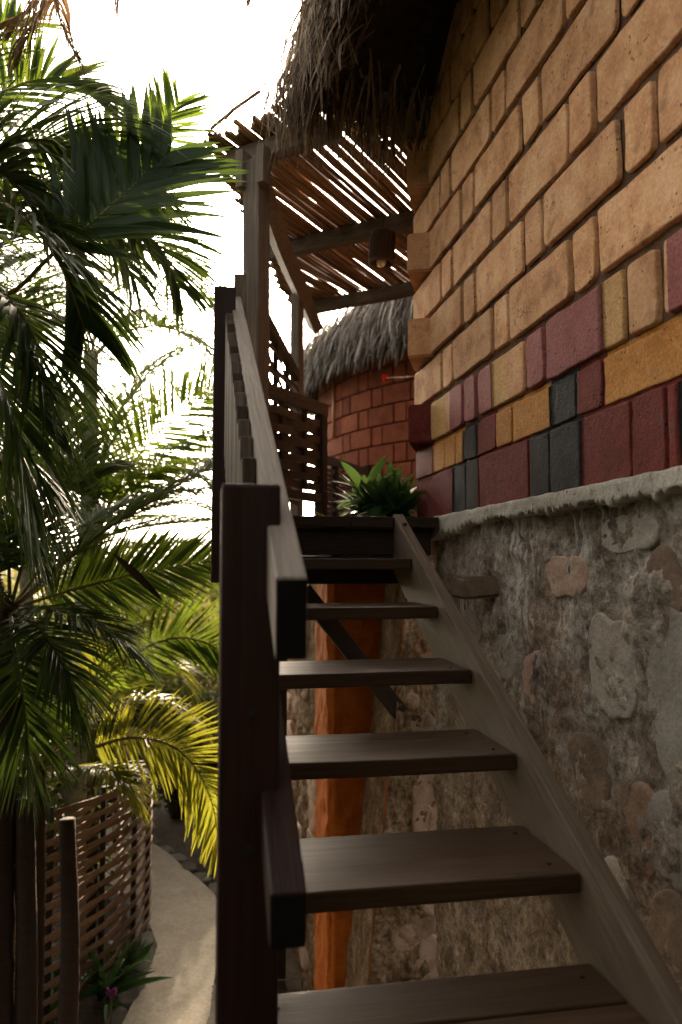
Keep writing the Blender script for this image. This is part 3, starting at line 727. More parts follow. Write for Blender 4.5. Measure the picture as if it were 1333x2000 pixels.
# ================================================================== leafy plant on the landing
def leaf_mesh(name, L, Wd, mat, curl=.2, fold=.25, seg=6):
    vs, fs = [], []
    for i in range(seg+1):
        s = i/seg; w_ = Wd*.5*math.sin(math.pi*min(1, s*.96+.04))**.8; z = -curl*L*s*s
        vs += [(s*L, -w_, z+w_*fold), (s*L, 0, z), (s*L, w_, z+w_*fold)]
    for i in range(seg): a = i*3; fs += [(a, a+1, a+4, a+3), (a+1, a+2, a+5, a+4)]
    return mesh(name, vs, fs, mat)
def leafy(name, label, cat, loc, n, L, Wd, mat, spread=(.1, 1.25), stem=.1, group=None, stems=5, rs=.05):
    r = thing(name, label, cat, loc, group); ms = [leaf_mesh('leaf', L*q, Wd*uni(.8, 1.2), mat, uni(.1, .5), uni(.1, .4)) for q in (.7, .85, 1, 1.1, .6)]
    loc = Vector(loc)
    heads = []
    for s in range(stems):
        a = uni(0, 6.28); h = loc+Vector((math.cos(a)*rs*uni(.3, 1), math.sin(a)*rs*uni(.3, 1), stem*uni(.6, 1.2))); heads.append(h)
        link('stem', tube_mesh('stem', [loc+Vector((math.cos(a), math.sin(a), 0))*rs*.3, h], [.007, .004], M['rachis'], 6), None, r)
    for k in range(n):
        h = random.choice(heads); az = uni(0, 6.28); el = uni(*spread)
        m = Matrix.Translation(h-Vector((0, 0, uni(0, stem*.5))))@Matrix.Rotation(az, 4, 'Z')@Matrix.Rotation(-el, 4, 'Y')@Matrix.Rotation(uni(-.5, .5), 4, 'X')
        link('leaf', random.choice(ms), m, r)
    return r
p = atY(757, 1010, 4.05)
leafy('leafy_plant', 'bushy green broad-leaved plant growing at the edge of the landing', 'plant', (p.x, p.y, DZ-.01), 210, .235, .060, M['glossy'], (-.3, 1.3), .15, None, 12, .21)
p = atY(627, 1004, 3.75)
leafy('seedling', 'tiny bright green seedling beside the handrail on the landing', 'plant', (p.x, p.y, DZ-.005), 8, .05, .03, M['leafY'], (.3, 1.4), .03, None, 2, .012)

# ================================================================== round red hut behind
HC = Vector((4.27, 8.9, 0)); HR = 2.9
hut = thing('round_hut', 'round red brick hut with silvery shaggy thatch behind the landing', 'hut', (HC.x, HC.y, GZ))
hw = link('wall', None, Matrix.Translation((HC.x, HC.y, 0)), hut)
vs, fs = [], []; a0, a1 = math.atan2(-1.0, -.1)-1.9, math.atan2(-1.0, -.1)+.6
for i in range(49):
    a = a0+(a1-a0)*i/48
    for z in (GZ, 2.6): vs.append((HC.x+(HR-.012)*math.cos(a), HC.y+(HR-.012)*math.sin(a), z))
for i in range(48): fs.append((i*2, i*2+2, i*2+3, i*2+1))
link('mortar', mesh('mortar', vs, fs, M['redmortar']), None, hw)
hbm = []
for Lb in (.36, .15):
    bm = bmesh.new(); bmesh.ops.create_cube(bm, size=1)
    for v in bm.verts: v.co = Vector((v.co.x*Lb, v.co.y*.05, v.co.z*.185))
    bmesh.ops.bevel(bm, geom=list(bm.edges), offset=.008, segments=1, affect='EDGES'); me = bpy.data.meshes.new('brick'); bm.to_mesh(me); bm.free(); me.materials.append(M['redbrick']); hbm.append(me)
for k in range(13):
    z = .0+k*.198; a = rad(168)+(.11 if k % 2 else 0)
    while a < rad(262):
        for j, Lb in ((0, .36), (1, .15)):
            am = a+(Lb+.014)/2/HR; r = HR+uni(-.005, .006)
            m = Matrix.Translation((HC.x+(r)*math.cos(am), HC.y+(r)*math.sin(am), z+.1))@Matrix.Rotation(am+math.pi/2, 4, 'Z')
            link('brick', hbm[j], m, hw); a += (Lb+.014)/HR
parent_sign = 1
hp = [Vector((HC.x+3.28*math.cos(q), HC.y+3.28*math.sin(q), 0)) for q in [rad(150+i*2.2) for i in range(52)]]
hroof = link('roof', None, Matrix.Translation((HC.x, HC.y, 2)), hut)
Bh = thatch(hp, 30000, 1.97, .30, 1.5, M['thatch_far'], hroof, .015, .85, jag=.16)
Bh.build('thatch', M['thatch_far'], hroof)
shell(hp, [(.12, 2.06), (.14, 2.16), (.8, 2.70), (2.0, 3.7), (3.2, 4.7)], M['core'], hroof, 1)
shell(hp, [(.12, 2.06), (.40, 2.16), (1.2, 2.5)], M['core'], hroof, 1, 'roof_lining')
pc = atY(652, 860, 7.35)
def hut_surf(u, v, off=.03):
    r = ray(u, v); lo, hi = 4.0, 9.0
    for _ in range(400):
        lo += .0125; q = r*(lo/r.y)
        if (Vector((q.x, q.y, 0))-HC).length < HR+off: return q
    return r*(7.4/r.y)
q0, q1 = hut_surf(652, 858, .05), hut_surf(650, 775, .05)
link('pipe', tube_mesh('pipe', [q0, Vector((q0.x, q0.y, q1.z+.2))], .016, M['copper'], 8), None, hut)
q = hut_surf(753, 738, .30)
orn = thing('hanging_ornament', 'small red ornament hanging on a wire by the red brick wall', 'ornament', q-Vector((0, 0, .045)))
Bo = Blades()
for k in range(26):
    a, b = uni(0, 6.28), uni(-1, 1); d = Vector((math.cos(a)*math.sqrt(1-b*b), math.sin(a)*math.sqrt(1-b*b), b)); n_ = d.orthogonal()
    Bo.blade([q+d*.004, q+d*.022, q+d*.042], .035, n_)
Bo.build('petal_cluster', M['redorn'], orn, None)
e = atY(830, 733, 5.6)
link('wire', tube_mesh('wire', [q, q.lerp(e, .5)-Vector((0, 0, .004)), e], .0028, M['copper'], 5), None, orn)

# ================================================================== palms
def frond(name, pts, nl, ll, mat, parent, droop=.35, ang=55, wd=.028, upn=None, sides=(1, -1), ind=False, start=.18, stiff=1.0, rw=.011):
    if not ind: nl = int(nl*1.5); wd *= .74; ll *= 1.12
    n = max(nl, 12); C = spline(pts, 60)
    fr = link(name, tube_mesh(name, C[::3], [rw*(1-.8*i/20) for i in range(21)], M['rachis'], 6), None, parent)
    vs, fs = [], []
    for side in sides:
        for i in range(nl):
            s = start+(1-start)*(i+.5)/nl+uni(-.004, .004); k = min(max(int(s*60), 0), 59); p = C[k].lerp(C[k+1], s*60-k)
            T = (C[k+1]-C[max(k-1, 0)]).normalized(); N = Vector(upn) if upn else Vector((0, 0, 1))
            sd = T.cross(N).normalized()*side; nn = sd.cross(T)*side; nn = nn if nn.z > 0 else -nn
            prof = (math.sin(math.pi*(.12+.80*(s-start)/(1-start)))**.55); L = ll*prof*uni(.85, 1.1)
            a = rad(ang*(1.12-.55*(s-start)/(1-start))+uni(-7, 7)); d = (T*math.cos(a)+sd*math.sin(a)+nn*uni(.02, .3)*stiff).normalized()
            P = []; q = p.copy(); dd = d.copy(); sg = 5
            for j in range(sg+1):
                P.append(q.copy()); dd = (dd+Vector((0, 0, -droop*.20*(.4+j*.35)))).normalized(); q = q+dd*L/sg
            v, f = [], []; tw = uni(-.5, .5)
            for j, pp in enumerate(P):
                t_ = (P[min(j+1, sg)]-P[max(j-1, 0)]).normalized(); w_ = t_.cross(nn+T*tw*.6)
                w_ = w_.normalized() if w_.length > 1e-3 else Vector((1, 0, 0))
                x = j/sg; h = wd*.5*(.45+.55*min(1, x*4))*(1-x**2.6)*uni(.9, 1.1)+.0008
                b_ = nn.cross(w_); v += [pp-w_*h+nn*h*.35, pp, pp+w_*h+nn*h*.35]
            for j in range(sg): b = j*3; f += [(b, b+1, b+4, b+3), (b+1, b+2, b+5, b+4)]
            if ind: link('leaflet', mesh('leaflet', v, f, mat), None, fr)
            else:
                o_ = len(vs); vs += v; fs += [tuple(x+o_ for x in q_) for q_ in f]
    if not ind: link('leaflets', mesh('leaflets', vs, fs, mat), None, fr, 'stuff')
    return fr
def px(l): return [atY(*q) for q in l]
def trunk(parent, pts, r0, r1, mat=None):
    C = spline(pts, 60); rr = []
    for i in range(61):
        q = i/60; r = r0+(r1-r0)*q; rr.append(r*(1+(.07 if i % 4 == 0 else 0)))
    link('trunk', tube_mesh('trunk', C, rr, mat or M['trunk'], 12, rough=.02), None, parent)
def radial(parent, c, n, R, ll, mats, el=(.2, 1.1), azr=(0, 6.28), droop=.5, nl=34, wd=.026):
    for k in range(n):
        az = uni(*azr); e = uni(*el); d = Vector((math.sin(az), math.cos(az), 0)); r = R*uni(.8, 1.15)
        pts = [c, c+d*r*.28*math.cos(e)+Vector((0, 0, r*.30*math.sin(e)+.04)), c+d*r*.62*math.cos(e*.8)+Vector((0, 0, r*.45*math.sin(e))), c+d*r*(.95)*math.cos(e*.6)+Vector((0, 0, r*.35*math.sin(e)-.12*R)), c+d*r*1.12*math.cos(e*.5)+Vector((0, 0, r*.1*math.sin(e)-.35*R))]
        frond('frond', pts, nl, ll, random.choice(mats), parent, droop, 55, wd)
# -- near palm, crown just outside the left of the picture
cB = atY(-170, 560, 3.0)
pB = thing('palm_tree', 'near dark green palm reaching in from the left edge, broad leaflets against the sky', 'palm', (cB.x-.15, cB.y, GZ), 'palms beside the stairs')
trunk(pB, [(cB.x-.15, cB.y, GZ), (cB.x-.10, cB.y, -1), cB-Vector((0, 0, .1))], .09, .055, M['stake'])
c_ = (-170, 560, 3.0)
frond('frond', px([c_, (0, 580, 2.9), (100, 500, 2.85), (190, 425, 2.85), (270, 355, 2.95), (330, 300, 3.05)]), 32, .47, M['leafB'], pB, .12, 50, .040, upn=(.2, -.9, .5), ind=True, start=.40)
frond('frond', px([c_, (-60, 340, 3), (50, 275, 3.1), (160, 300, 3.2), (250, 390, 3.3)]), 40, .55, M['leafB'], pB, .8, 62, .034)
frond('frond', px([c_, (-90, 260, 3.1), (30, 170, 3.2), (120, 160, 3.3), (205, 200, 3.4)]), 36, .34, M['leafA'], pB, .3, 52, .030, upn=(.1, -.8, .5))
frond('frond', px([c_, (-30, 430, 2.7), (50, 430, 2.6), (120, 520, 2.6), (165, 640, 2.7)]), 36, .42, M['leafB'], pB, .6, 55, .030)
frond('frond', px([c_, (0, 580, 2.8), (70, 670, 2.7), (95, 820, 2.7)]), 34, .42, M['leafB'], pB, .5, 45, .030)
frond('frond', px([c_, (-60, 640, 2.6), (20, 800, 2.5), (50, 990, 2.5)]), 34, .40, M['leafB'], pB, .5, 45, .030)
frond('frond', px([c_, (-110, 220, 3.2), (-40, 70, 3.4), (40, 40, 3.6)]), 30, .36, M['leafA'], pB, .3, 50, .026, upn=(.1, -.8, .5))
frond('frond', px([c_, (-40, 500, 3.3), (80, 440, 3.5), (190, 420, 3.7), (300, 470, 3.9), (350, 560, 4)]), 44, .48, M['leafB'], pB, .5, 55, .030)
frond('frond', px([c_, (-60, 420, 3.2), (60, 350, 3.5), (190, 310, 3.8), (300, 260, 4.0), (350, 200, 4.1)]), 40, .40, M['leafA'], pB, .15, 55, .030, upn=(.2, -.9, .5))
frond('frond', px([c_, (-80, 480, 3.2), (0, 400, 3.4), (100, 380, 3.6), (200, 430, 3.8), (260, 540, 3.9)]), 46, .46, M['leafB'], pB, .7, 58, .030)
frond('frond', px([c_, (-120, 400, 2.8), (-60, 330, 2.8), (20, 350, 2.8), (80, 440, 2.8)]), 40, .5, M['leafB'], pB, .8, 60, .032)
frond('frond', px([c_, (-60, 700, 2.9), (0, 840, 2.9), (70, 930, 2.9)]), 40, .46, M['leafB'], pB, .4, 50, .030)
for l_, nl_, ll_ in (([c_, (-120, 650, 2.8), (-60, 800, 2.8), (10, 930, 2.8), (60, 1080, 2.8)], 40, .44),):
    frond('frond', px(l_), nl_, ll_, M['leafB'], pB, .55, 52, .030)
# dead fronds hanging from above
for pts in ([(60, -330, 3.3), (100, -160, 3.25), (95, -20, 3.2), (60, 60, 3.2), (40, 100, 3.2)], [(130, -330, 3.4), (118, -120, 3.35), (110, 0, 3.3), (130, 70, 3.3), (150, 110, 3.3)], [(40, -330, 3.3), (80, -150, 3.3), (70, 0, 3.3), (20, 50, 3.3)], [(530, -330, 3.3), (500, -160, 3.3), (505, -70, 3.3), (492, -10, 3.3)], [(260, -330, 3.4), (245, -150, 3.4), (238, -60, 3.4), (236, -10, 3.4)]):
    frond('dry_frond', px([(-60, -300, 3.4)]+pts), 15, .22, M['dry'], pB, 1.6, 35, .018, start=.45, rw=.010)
# -- slim ringed palm
tA = atY(178, 690, 6.6); bA = Vector((tA.x-.02, 6.6, GZ))
pA = thing('palm_tree', 'slender palm with pale ringed trunk standing in the middle of the greenery', 'palm', bA, 'palms beside the stairs')
trunk(pA, [bA, (tA.x-.04, 6.6, -1.5), (tA.x+.01, 6.6, .3), tA], .088, .058)
fA = lambda l, nl, ll, m, **k: frond('frond', px([(u, v, y*1.32) for u, v, y in l]), nl, ll*1.25, M[m], pA, **k)
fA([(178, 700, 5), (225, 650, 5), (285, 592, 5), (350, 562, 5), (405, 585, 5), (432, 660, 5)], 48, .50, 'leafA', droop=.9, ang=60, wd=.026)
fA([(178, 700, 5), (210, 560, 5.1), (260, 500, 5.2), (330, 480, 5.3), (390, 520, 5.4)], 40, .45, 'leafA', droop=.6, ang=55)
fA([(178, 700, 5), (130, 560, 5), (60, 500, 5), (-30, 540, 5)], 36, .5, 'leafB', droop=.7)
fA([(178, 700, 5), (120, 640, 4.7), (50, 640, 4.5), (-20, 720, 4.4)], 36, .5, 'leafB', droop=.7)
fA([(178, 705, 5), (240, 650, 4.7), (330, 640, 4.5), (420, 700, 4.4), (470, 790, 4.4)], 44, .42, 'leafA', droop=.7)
fA([(178, 705, 5), (190, 600, 5.4), (215, 480, 5.8), (255, 420, 6.2)], 30, .45, 'leafA', droop=.4)
fA([(178, 700, 5), (215, 640, 5.3), (280, 610, 5.6), (350, 640, 5.8), (400, 720, 5.9), (420, 800, 5.9)], 50, .52, 'leafA', droop=.8, ang=60, wd=.024)
fA([(178, 700, 5), (160, 600, 5.2), (120, 560, 5.4), (70, 590, 5.6), (30, 680, 5.7)], 44, .48, 'leafA', droop=.7, ang=55, wd=.024)
# -- second palm just behind it
cE = atY(190, 1040, 5.6*1.22)
pE = thing('palm_tree', 'palm behind the ringed trunk, its backlit fronds reaching towards the newel post', 'palm', (cE.x, cE.y, GZ), 'palms beside the stairs')
trunk(pE, [(cE.x, cE.y, GZ), (cE.x+.02, cE.y, -1.2), cE], .06, .045, M['stake'])
fE = lambda l, nl, ll, m, **k: frond('frond', px([(u, v, y*1.22) for u, v, y in l]), nl, ll*1.15, M[m], pE, **k)
fE([(190, 1040, 5.6), (240, 935, 5.5), (320, 835, 5.4), (440, 738, 5.4)], 48, .50, 'leafA', droop=.1, ang=62, upn=(.1, -1, .3), wd=.026)
fE([(190, 1040, 5.6), (225, 965, 5.3), (310, 898, 5.1), (440, 826, 5.0)], 46, .42, 'leafA', droop=1.3, ang=60, wd=.022)
fE([(190, 1040, 5.6), (240, 1000, 5.0), (330, 955, 4.8), (450, 895, 4.7)], 46, .36, 'leafB', droop=.9, ang=55, wd=.022)
fE([(190, 1040, 5.6), (200, 900, 5.6), (250, 780, 5.7), (330, 700, 5.8)], 40, .42, 'leafA', droop=.4)
fE([(190, 1040, 5.6), (140, 930, 5.6), (80, 880, 5.6), (0, 900, 5.6)], 40, .5, 'leafA', droop=.7)
fE([(190, 1040, 5.6), (150, 950, 5.3), (110, 850, 5.0), (90, 760, 4.9)], 36, .42, 'leafB', droop=.3)
fE([(190, 1040, 5.6), (250, 960, 6.0), (330, 910, 6.2), (400, 905, 6.3), (460, 930, 6.4)], 50, .46, 'leafA', droop=.6, ang=60, wd=.024)
fE([(190, 1040, 5.6), (240, 1020, 5.9), (310, 1010, 6.2), (390, 1025, 6.4), (450, 1060, 6.4)], 50, .42, 'leafA', droop=.4, ang=58, wd=.022)
fE([(190, 1040, 5.6), (230, 900, 6), (290, 800, 6.3), (370, 760, 6.5), (430, 790, 6.6)], 50, .50, 'leafA', droop=.7, ang=60, wd=.024)
fE([(190, 1040, 5.6), (230, 1060, 5.2), (300, 1100, 5.0), (360, 1170, 5.0)], 44, .34, 'leafA', droop=.4, ang=55, wd=.022)
fE([(190, 1040, 5.6), (200, 1100, 5.2), (240, 1170, 5.0), (300, 1230, 5.0)], 44, .34, 'leafA', droop=.4, ang=55, wd=.022)
fE([(190, 1040, 5.6), (160, 1000, 5.2), (100, 1000, 5.0), (30, 1050, 4.9)], 44, .40, 'leafA', droop=.6, ang=55, wd=.022)
for l_ in ([(190, 1040, 5.6), (160, 960, 5.5), (120, 900, 5.4), (60, 890, 5.3), (10, 940, 5.3)], [(190, 1040, 5.6), (170, 900, 5.8), (140, 800, 5.9), (80, 760, 6.0)], [(190, 1040, 5.6), (215, 920, 5.7), (235, 800, 5.8), (290, 720, 5.9), (350, 690, 6)], [(190, 1040, 5.6), (230, 980, 5.5), (290, 930, 5.4), (360, 920, 5.4), (430, 960, 5.4)], [(190, 1040, 5.6), (230, 1020, 5.3), (300, 990, 5.2), (370, 985, 5.2), (440, 1010, 5.2)], [(190, 1040, 5.6), (130, 1000, 5.8), (60, 990, 5.9), (0, 1020, 6)]):
    fE(l_, 46, .42, random.choice(('leafA', 'leafA', 'leafB')), droop=uni(.3, .9), ang=58, wd=.024)
radial(pE, cE, 7, 1.3, .40, [M['leafA'], M['leafB']], azr=(3.6, 6.1))
# -- low near palm: long straight fronds across the middle
cC = atY(20, 1190, 4.3)
pC = thing('palm_tree', 'low dark palm at the left edge with long fronds crossing the ringed trunk', 'palm', (cC.x, cC.y, GZ), 'palms beside the stairs')
trunk(pC, [(cC.x+.02, cC.y, GZ), (cC.x, cC.y, -1.5), cC], .07, .05, M['stake'])
fC = lambda l, nl, ll, m, **k: frond('frond', px(l), nl, ll, M[m], pC, **k)
fC([(20, 1190, 4.3), (130, 1095, 4.2), (230, 1020, 4.2), (330, 960, 4.2), (440, 890, 4.3)], 50, .34, 'leafB', droop=.4, ang=40, wd=.022)
fC([(20, 1190, 4.3), (150, 1150, 4.3), (280, 1118, 4.3), (440, 1090, 4.4)], 50, .32, 'leafA', droop=.1, ang=52, upn=(0, -1, .2), wd=.022)
fC([(20, 1190, 4.3), (150, 1075, 4.7), (280, 1030, 5.0), (440, 1015, 5.2)], 50, .34, 'leafA', droop=.3, ang=50, wd=.024)
fC([(20, 1190, 4.3), (140, 1040, 4.7), (270, 975, 5.0), (440, 950, 5.2)], 50, .34, 'leafB', droop=.7, ang=50, wd=.024)
fC([(20, 1190, 4.3), (140, 1110, 4.9), (280, 1065, 5.3), (440, 1060, 5.5)], 50, .34, 'leafA', droop=.6, ang=50, wd=.024)
fC([(20, 1190, 4.3), (60, 1060, 4.2), (130, 960, 4.2), (210, 920, 4.2)], 40, .4, 'leafB', droop=.5)
fC([(20, 1190, 4.3), (20, 1040, 4.2), (50, 900, 4.2), (110, 820, 4.2)], 40, .4, 'leafB', droop=.4)
fC([(20, 1190, 4.3), (100, 1190, 4.1), (190, 1220, 4.0), (270, 1290, 4.0)], 40, .36, 'leafB', droop=.5)
fC([(20, 1190, 4.3), (80, 1230, 4.0), (130, 1310, 3.9), (160, 1420, 3.9)], 40, .38, 'leafB', droop=.5)
fC([(20, 1190, 4.3), (30, 1280, 3.9), (50, 1400, 3.8), (60, 1540, 3.8)], 40, .38, 'leafB', droop=.4)
fC([(20, 1190, 4.3), (-20, 1060, 4.2), (-30, 950, 4.2), (-10, 860, 4.2)], 40, .4, 'leafB', droop=.4)
radial(pC, cC, 14, 1.15, .36, [M['leafB']], el=(-.3, .8), azr=(3.3, 5.6))
# a single broad dead leaf hanging in front
dl = leaf_mesh('dry_leaf', .36, .042, M['stake'], .22, .5, 8); a_, b_ = atY(222, 1082, 4.1), atY(318, 1168, 4.1)
m = frame(a_, b_, (0, -1, .3)); m.translation = a_; link('dry_leaf', dl, m, pC)
# -- yellow-green palm low behind the woven screen
cD = atY(75, 1500, 5.3)
pD = thing('palm_tree', 'short yellow-green palm glowing in backlight above the woven screen', 'palm', (cD.x, cD.y, GZ), 'palms beside the stairs')
trunk(pD, [(cD.x, cD.y, GZ), (cD.x+.01, cD.y, -2.4), cD], .06, .05, M['stake'])
fD = lambda l, nl, ll, m, **k: frond('frond', px(l), nl, ll, M[m], pD, **k)
fD([(75, 1500, 5.3), (195, 1455, 5.1), (270, 1440, 5.0), (350, 1465, 5.0), (405, 1540, 5.0), (432, 1650, 5.0)], 54, .36, 'leafY', droop=.25, ang=58, wd=.022, upn=(.1, -.9, .45))
fD([(75, 1500, 5.3), (200, 1330, 5.3), (290, 1262, 5.3), (370, 1246, 5.3), (440, 1280, 5.3), (480, 1350, 5.3)], 54, .36, 'leafA', droop=.15, ang=55, wd=.022, upn=(.1, -.9, .45))
fD([(75, 1500, 5.3), (190, 1400, 5.4), (250, 1330, 5.6), (320, 1300, 5.7), (365, 1340, 5.7)], 46, .36, 'leafY', droop=.6, ang=55, wd=.022)
fD([(75, 1500, 5.3), (200, 1400, 5.3), (280, 1370, 5.4), (350, 1390, 5.4), (400, 1440, 5.4)], 46, .32, 'leafY', droop=.5, ang=55, wd=.022)
fD([(75, 1500, 5.3), (160, 1400, 5.2), (200, 1290, 5.3), (260, 1210, 5.5), (320, 1180, 5.6)], 46, .34, 'leafY', droop=.5, ang=55, wd=.022)
fD([(75, 1500, 5.3), (190, 1500, 4.9), (240, 1520, 4.8), (270, 1570, 4.8)], 36, .28, 'leafY', droop=.6, wd=.020)
fD([(75, 1500, 5.3), (90, 1440, 5.0), (30, 1430, 4.9), (-30, 1480, 4.8)], 36, .36, 'leafB', droop=.6)
fD([(75, 1500, 5.3), (100, 1400, 5.2), (70, 1300, 5.2), (90, 1220, 5.2)], 36, .36, 'leafB', droop=.4)
radial(pD, cD, 5, 1.1, .34, [M['leafB'], M['leafA']], azr=(3.4, 6.0))
# -- far palm filling the gap on the left, behind
cF = atY(60, 760, 7.5)
pF = thing('palm_tree', 'farther palm crown behind the ringed trunk near the left edge', 'palm', (cF.x, cF.y, GZ), 'palms beside the stairs')
trunk(pF, [(cF.x, cF.y, GZ), (cF.x+.02, cF.y, -1), cF], .08, .055)
radial(pF, cF, 13, 2.0, .55, [M['leafA'], M['leafB']], el=(.0, 1.2), nl=40, wd=.03)

# ================================================================== woven screen by the path
FC = Vector((-3.07, 7.3, 0)); FR = 2.62
ws = thing('woven_screen', 'curved screen of woven brown wooden strips beside the concrete path', 'screen', (FC.x+FR-.3, 7.0, GZ))
ztop = atY(285, 1468, 7.3).z
fa0, fa1 = rad(-62), rad(34)
for k in range(9):
    a = fa0+(fa1-fa0)*k/8; p = FC+Vector((math.cos(a), math.sin(a), 0))*FR
    link('upright', tube_mesh('upright', [(p.x, p.y, GZ-.02), (p.x, p.y, ztop+uni(-.03, .03))], .022, M['stake'], 8), None, ws)
ns = 27; H = ztop-GZ
for k in range(ns):
    z = GZ+.10+(H-.14)*k/(ns-1); sg = 1 if k % 2 else -1; vs, fs = [], []; hw_ = uni(.018, .024); n = 64; ph = uni(-.15, .15)
    for i in range(n+1):
        q = i/n; a = fa0+(fa1-fa0)*q; r = FR+sg*.030*math.cos(q*8*math.pi+ph)
        zz = z+.010*noise.noise(Vector((q*9, k*3, 0)))
        for o_, h in ((.003, -hw_), (.003, hw_), (-.003, hw_), (-.003, -hw_)):
            vs.append((FC.x+(r+o_)*math.cos(a), FC.y+(r+o_)*math.sin(a), zz+h))
    for i in range(n):
        for e in range(4): e2 = (e+1) % 4; fs.append((i*4+e, i*4+e2, (i+1)*4+e2, (i+1)*4+e))
    link('woven_strip', mesh('woven_strip', vs, fs, M['weave'], smooth=False), None, ws)
# rough wooden stakes in front of it
for i, (u, yy, top, lab) in enumerate([(132, 5.0, 1600, 'rough brown wooden stake standing before the woven screen'), (48, 4.3, 1560, 'thick dark stake at the left edge before the woven screen')]):
    g = atY(u, 1800, yy); t_ = atY(u, top, yy)
    s_ = thing('wooden_stake', lab, 'stake', (g.x, g.y, GZ), 'stakes before the woven screen')
    link('trunk', tube_mesh('trunk', spline([(g.x, g.y, GZ-.05), (g.x+.02, g.y, (GZ+t_.z)/2), t_], 14), [.062-.001*j for j in range(15)], M['stake'], 10, rough=.06), None, s_)

# ================================================================== undergrowth and background
def strap(label, u, v, yy, n, L, mat='glossy', wd=.06):
    g = atZ(u, v, GZ+.02)
    return leafy('broadleaf_plant', label, 'plant', (g.x, g.y, GZ+.0), n, L, wd, M[mat], (.25, 1.4), .06, 'low plants beside the path', 3, .06)
strap('dark strap-leaved plant at the foot of the woven screen', 205, 1960, 0, 34, .42)
strap('broad-leaved plant beside the path kerb under the screen', 250, 1900, 0, 26, .34)
strap('low leafy clump in the bottom left corner by the stakes', 110, 1990, 0, 34, .45)
strap('dark leafy clump at the far left foot of the stakes', 30, 1950, 0, 30, .45)
g = atY(218, 1940, 5.7)
fl = thing('purple_flower', 'purple flower among the dark leaves beside the path', 'flower', (g.x, g.y, GZ)); link('stem', tube_mesh('stem', [(g.x, g.y, GZ), g], .006, M['rachis'], 5), None, fl)
def petals(parent, c, n, r, mat, w=.04):
    Bo = Blades()
    for k in range(n):
        a, b = uni(0, 6.28), uni(-.5, 1); d = Vector((math.cos(a)*math.sqrt(1-b*b), math.sin(a)*math.sqrt(1-b*b), b)); Bo.blade([c+d*.003, c+d*r*.6, c+d*r], w, d.orthogonal())
    Bo.build('petal_cluster', mat, parent, None)
petals(fl, g, 22, .055, M['purple'])
def bush(name, label, cat, c, R, H, n, mat, ls=.05, group=None, stem=True):
    r = thing(name, label, cat, (c[0], c[1], GZ), group); B = Blades(); s = rnd()*50
    tips = []
    for k in range(16):
        a = uni(0, 6.28); q = uni(.2, .9); p = Vector((c[0]+math.cos(a)*R*q, c[1]+math.sin(a)*R*q, GZ+H*uni(.4, .95))); tips.append(p)
        link('branch', tube_mesh('branch', [(c[0]+uni(-.1, .1), c[1]+uni(-.1, .1), GZ-.02), Vector((c[0], c[1], GZ)).lerp(p, .5)+Vector((0, 0, .15)), p], [.03, .018, .006], M['stake'], 5), None, r)
    for k in range(n):
        a, b = uni(0, 6.28), uni(-.25, 1); d = Vector((math.cos(a)*math.sqrt(1-b*b), math.sin(a)*math.sqrt(1-b*b), b))
        lump = 1+.45*noise.noise(d*2.3+Vector((s, 0, 0)))+.25*noise.noise(d*6+Vector((0, s, 0)))
        q = (rnd()**.33)*lump
        p = Vector((c[0]+d.x*R*q, c[1]+d.y*R*q, GZ+H*.42+d.z*H*.55*q))
        if p.z < GZ: continue
        e = Vector((uni(-1, 1), uni(-1, 1), uni(-.6, .9))).normalized(); L = ls*uni(.6, 1.5)
        B.blade([p, p+e*L*.5, p+e*L+Vector((0, 0, -L*.2))], L*.55, e.orthogonal()+Vector((uni(-.5, .5), uni(-.5, .5), uni(-.5, .5))))
    B.build('foliage', mat, r)
    return r
def at_ground(u, y): p = atY(u, 1300, y); return (p.x, p.y)
bush('flowering_bush', 'sunlit olive bush beyond the palms seen beside the dark newel post', 'bush', at_ground(385, 12.5), 1.4, 2.7, 9000, M['bush'], .07)
bush('pale_bush', 'pale yellow-green bush in the far gap below the palm fronds', 'bush', at_ground(360, 19), 2.6, 3.6, 9000, M['bush'], .11)
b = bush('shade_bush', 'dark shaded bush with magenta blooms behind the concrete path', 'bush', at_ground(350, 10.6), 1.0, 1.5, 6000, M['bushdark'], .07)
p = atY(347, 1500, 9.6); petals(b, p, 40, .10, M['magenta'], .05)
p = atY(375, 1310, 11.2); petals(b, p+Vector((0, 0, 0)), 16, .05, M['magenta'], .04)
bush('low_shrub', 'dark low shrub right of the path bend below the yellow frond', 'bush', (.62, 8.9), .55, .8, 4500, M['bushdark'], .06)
bush('low_shrub', 'dark shrub behind the path where it bends out of sight', 'bush', (-.25, 10.3), .9, 1.2, 5000, M['bushdark'], .07)
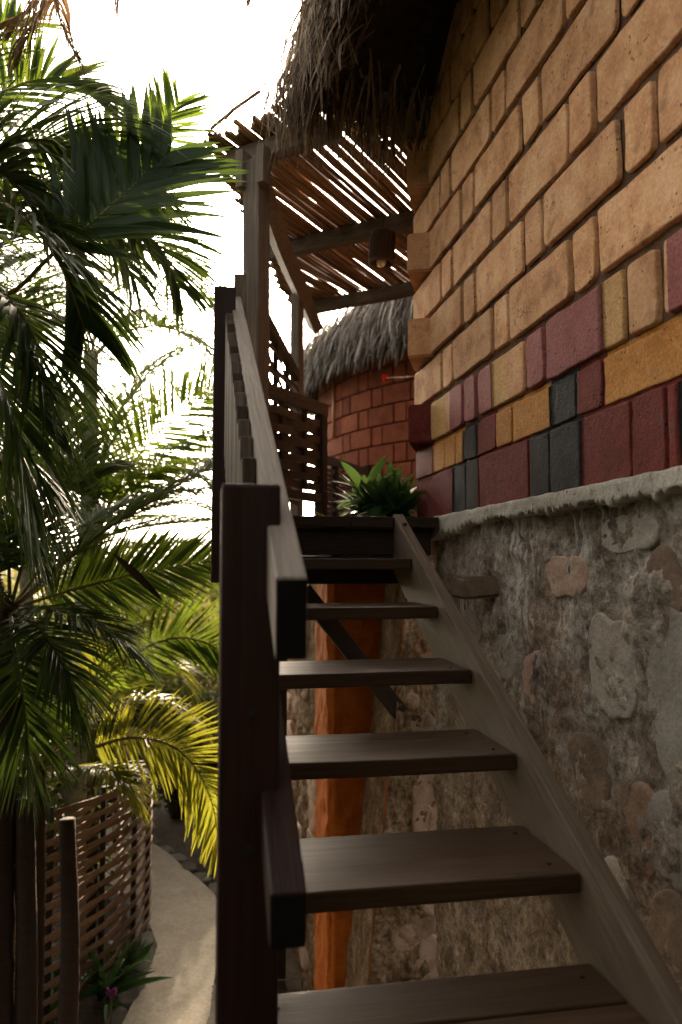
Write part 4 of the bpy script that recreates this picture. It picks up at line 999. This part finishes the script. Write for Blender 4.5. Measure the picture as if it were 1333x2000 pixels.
bush('tall_shrub', 'tall dark shrub massed behind the palms on the left', 'bush', at_ground(60, 9.5), 1.6, 3.0, 9000, M['bushdark'], .08)
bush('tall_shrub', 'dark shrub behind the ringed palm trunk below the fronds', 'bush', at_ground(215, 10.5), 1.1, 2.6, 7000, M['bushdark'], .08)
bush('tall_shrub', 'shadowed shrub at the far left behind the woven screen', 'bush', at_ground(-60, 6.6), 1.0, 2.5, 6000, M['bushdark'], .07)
# far wooded slope that reads as one mass
B = Blades()
for k in range(26000):
    x = uni(-60, 45); y = uni(30, 75); h = 1.6+1.8*noise.noise(Vector((x*.22, y*.22, 0)))+uni(-.4, .6)
    p = Vector((x, y, GZ+max(.1, h)*uni(.2, 1))); e = Vector((uni(-1, 1), uni(-1, 1), uni(-.3, .9))).normalized(); L = uni(.25, .6)
    B.blade([p, p+e*L*.5, p+e*L], L*.6, e.orthogonal())
o = B.build('far_trees', M['bush'], None); o['label'] = 'far low green woodland behind the palms'; o['category'] = 'woodland'

# unseen tree mass added behind the viewer to keep sky light off the stairs
B = Blades()
for k in range(11000):
    a = uni(rad(105), rad(284)); r = uni(3.6, 6.0); z = GZ+uni(0, 7.5)*(.85+.3*noise.noise(Vector((a*3, 0, 0))))
    p = Vector((math.sin(a)*r, math.cos(a)*r, z)); e = Vector((uni(-1, 1), uni(-1, 1), uni(-.9, .5))).normalized(); L = uni(.3, .6)
    B.blade([p, p+e*L*.5, p+e*L+Vector((0, 0, -.1))], L*.5, e.orthogonal())
o = B.build('sky_block_trees', M['bushdark'], None); o['label'] = 'unseen trees added behind the viewer to block sky light'; o['category'] = 'trees'


# one fallen leaf at the head of the stairs
lm = [leaf_mesh('fallen_leaf', uni(.05, .09), uni(.02, .035), M['dry'], uni(-.3, .3), .3, 4) for _ in range(4)]
p = atY(697, 997, 3.50)
o = link('fallen_leaf', lm[0], Matrix.Translation((p.x, 3.485, DZ+.006))@Matrix.Rotation(.5, 4, 'Z')@Matrix.Rotation(-.35, 4, 'Y'))
o['label'] = 'small dry fallen leaf on the landing edge below the leafy plant'; o['category'] = 'leaf'
